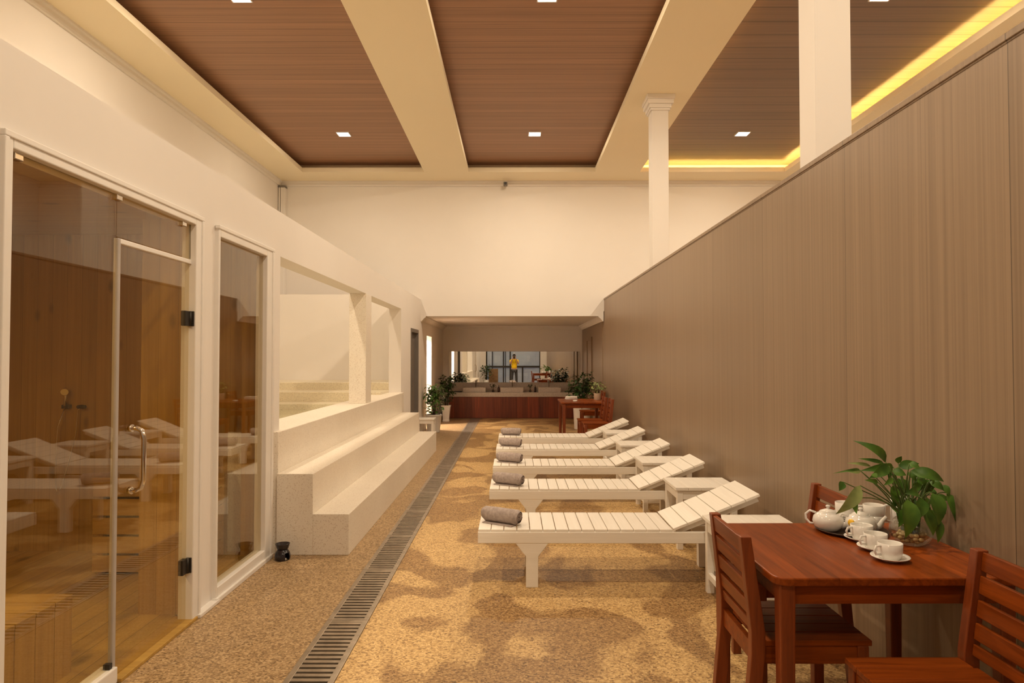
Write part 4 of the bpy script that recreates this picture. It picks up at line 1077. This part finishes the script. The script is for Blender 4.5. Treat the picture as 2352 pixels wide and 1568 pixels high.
for s_ in (-1, 1):
    hip = sk.add((s_ * 0.09, 0, 0.86), 0.088, pel); kn = sk.add((s_ * 0.11, 0.02, 0.48), 0.058, hip); an = sk.add((s_ * 0.13, -0.01, 0.09), 0.04, kn); sk.add((s_ * 0.145, 0.14, 0.03), 0.032, an)
    sh = sk.add((s_ * 0.185, 0.0, 1.345), 0.055, shb); el = sk.add((s_ * 0.215, 0.13, 1.17), 0.042, sh); wr_ = sk.add((s_ * 0.115, 0.205, 1.385), 0.028, el)
    pm = sk.add((s_ * 0.09, 0.215, 1.445), (0.034, 0.02), wr_)
    for k in range(4):
        f1 = sk.add((s_ * (0.085 - 0.006 * k), 0.232, 1.462 + 0.018 * (k - 1)), 0.0095, pm); f2 = sk.add((s_ * (0.062 - 0.004 * k), 0.248, 1.475 + 0.017 * (k - 1)), 0.0085, f1); sk.add((s_ * (0.042 + 0.004 * (k % 2)), 0.246, 1.478 + 0.016 * (k - 1)), 0.0075, f2)
    th1 = sk.add((s_ * 0.078, 0.195, 1.455), 0.011, pm); sk.add((s_ * 0.055, 0.185, 1.475), 0.009, th1)
body = obj('body', sk.mesh(pel), 'skin', person)
# face features sculpted into the same mesh
bm = bmesh.new(); bm.from_mesh(body.data)
mm = MB(); mm.bm.free(); mm.bm = bm
mm.ball((0, 0.148, 1.545), 0.013, 0.018, 0.022, 8); mm.ball((0, 0.135, 1.50), 0.022, 0.012, 0.007, 6)
for s_ in (-1, 1): mm.ball((s_ * 0.078, 0.045, 1.55), 0.01, 0.02, 0.03, 8); mm.ball((s_ * 0.032, 0.132, 1.572), 0.012, 0.01, 0.007, 6)
bm.to_mesh(body.data); bm.free()
sk = Sk()
a0 = sk.add((0, 0, 0.88), (0.165, 0.118)); a1 = sk.add((0, 0, 1.06), (0.155, 0.112), a0); a2 = sk.add((0, 0, 1.24), (0.168, 0.118), a1); a3 = sk.add((0, 0, 1.365), (0.115, 0.085), a2); sk.add((0, 0.012, 1.405), 0.066, a3)
for s_ in (-1, 1):
    b_ = sk.add((s_ * 0.185, 0.0, 1.345), 0.075, a3); sk.add((s_ * 0.212, 0.075, 1.245), 0.07, b_)
obj('shirt', sk.mesh(0), 'shirt', person)
sk = Sk()
a0 = sk.add((0, 0, 0.90), (0.155, 0.108))
for s_ in (-1, 1):
    h1 = sk.add((s_ * 0.092, 0, 0.82), 0.10, a0); k1 = sk.add((s_ * 0.112, 0.02, 0.48), 0.072, h1); sk.add((s_ * 0.13, -0.005, 0.10), 0.058, k1)
obj('trousers', sk.mesh(0), 'trousers', person)
for s_ in (-1, 1):
    sk = Sk(); q = sk.add((s_ * 0.13, -0.03, 0.045), 0.044); q2 = sk.add((s_ * 0.14, 0.08, 0.042), 0.044, q); sk.add((s_ * 0.15, 0.18, 0.036), 0.035, q2)
    obj('shoe', sk.mesh(0), 'shoe', person)
m = MB(); m.ball((0, 0.035, 1.60), 0.086, 0.102, 0.092, 12)
for v in m.bm.verts:
    if v.co.y > 0.09 and v.co.z < 1.63: v.co.y = 0.09
    if v.co.z < 1.545: v.co.z = 1.545
m.build('hair', 'hair', person)
cm = thing('photo_camera', 'black camera with a flash held to the photographer\'s face, seen in the mirror', 'camera', (0, -0.07, 1.5))
MB().box(-0.065, 0.065, -0.05, 0.0, -0.045, 0.04, 0.008).build('body', 'black', cm)
MB().tube([(0, 0, 0), (0, 0.045, 0)], 0.034, 20).build('lens_barrel', 'black', cm)
MB().box(-0.025, 0.025, -0.04, 0.0, 0.04, 0.055, 0.004).box(-0.033, 0.033, -0.045, 0.005, 0.055, 0.20, 0.006).build('flash', 'black', cm)
MB().box(-0.033, 0.033, -0.045, 0.008, 0.20, 0.245, 0.006).build('flash_head', 'flash', cm)
MB().tube([(-0.066, -0.03, 0.02), (-0.10, -0.02, -0.12), (-0.06, -0.06, -0.27), (0.0, -0.075, -0.31), (0.06, -0.06, -0.26), (0.09, -0.02, -0.10), (0.066, -0.03, 0.02)], 0.006, 6).build('strap', 'darkmetal', cm)
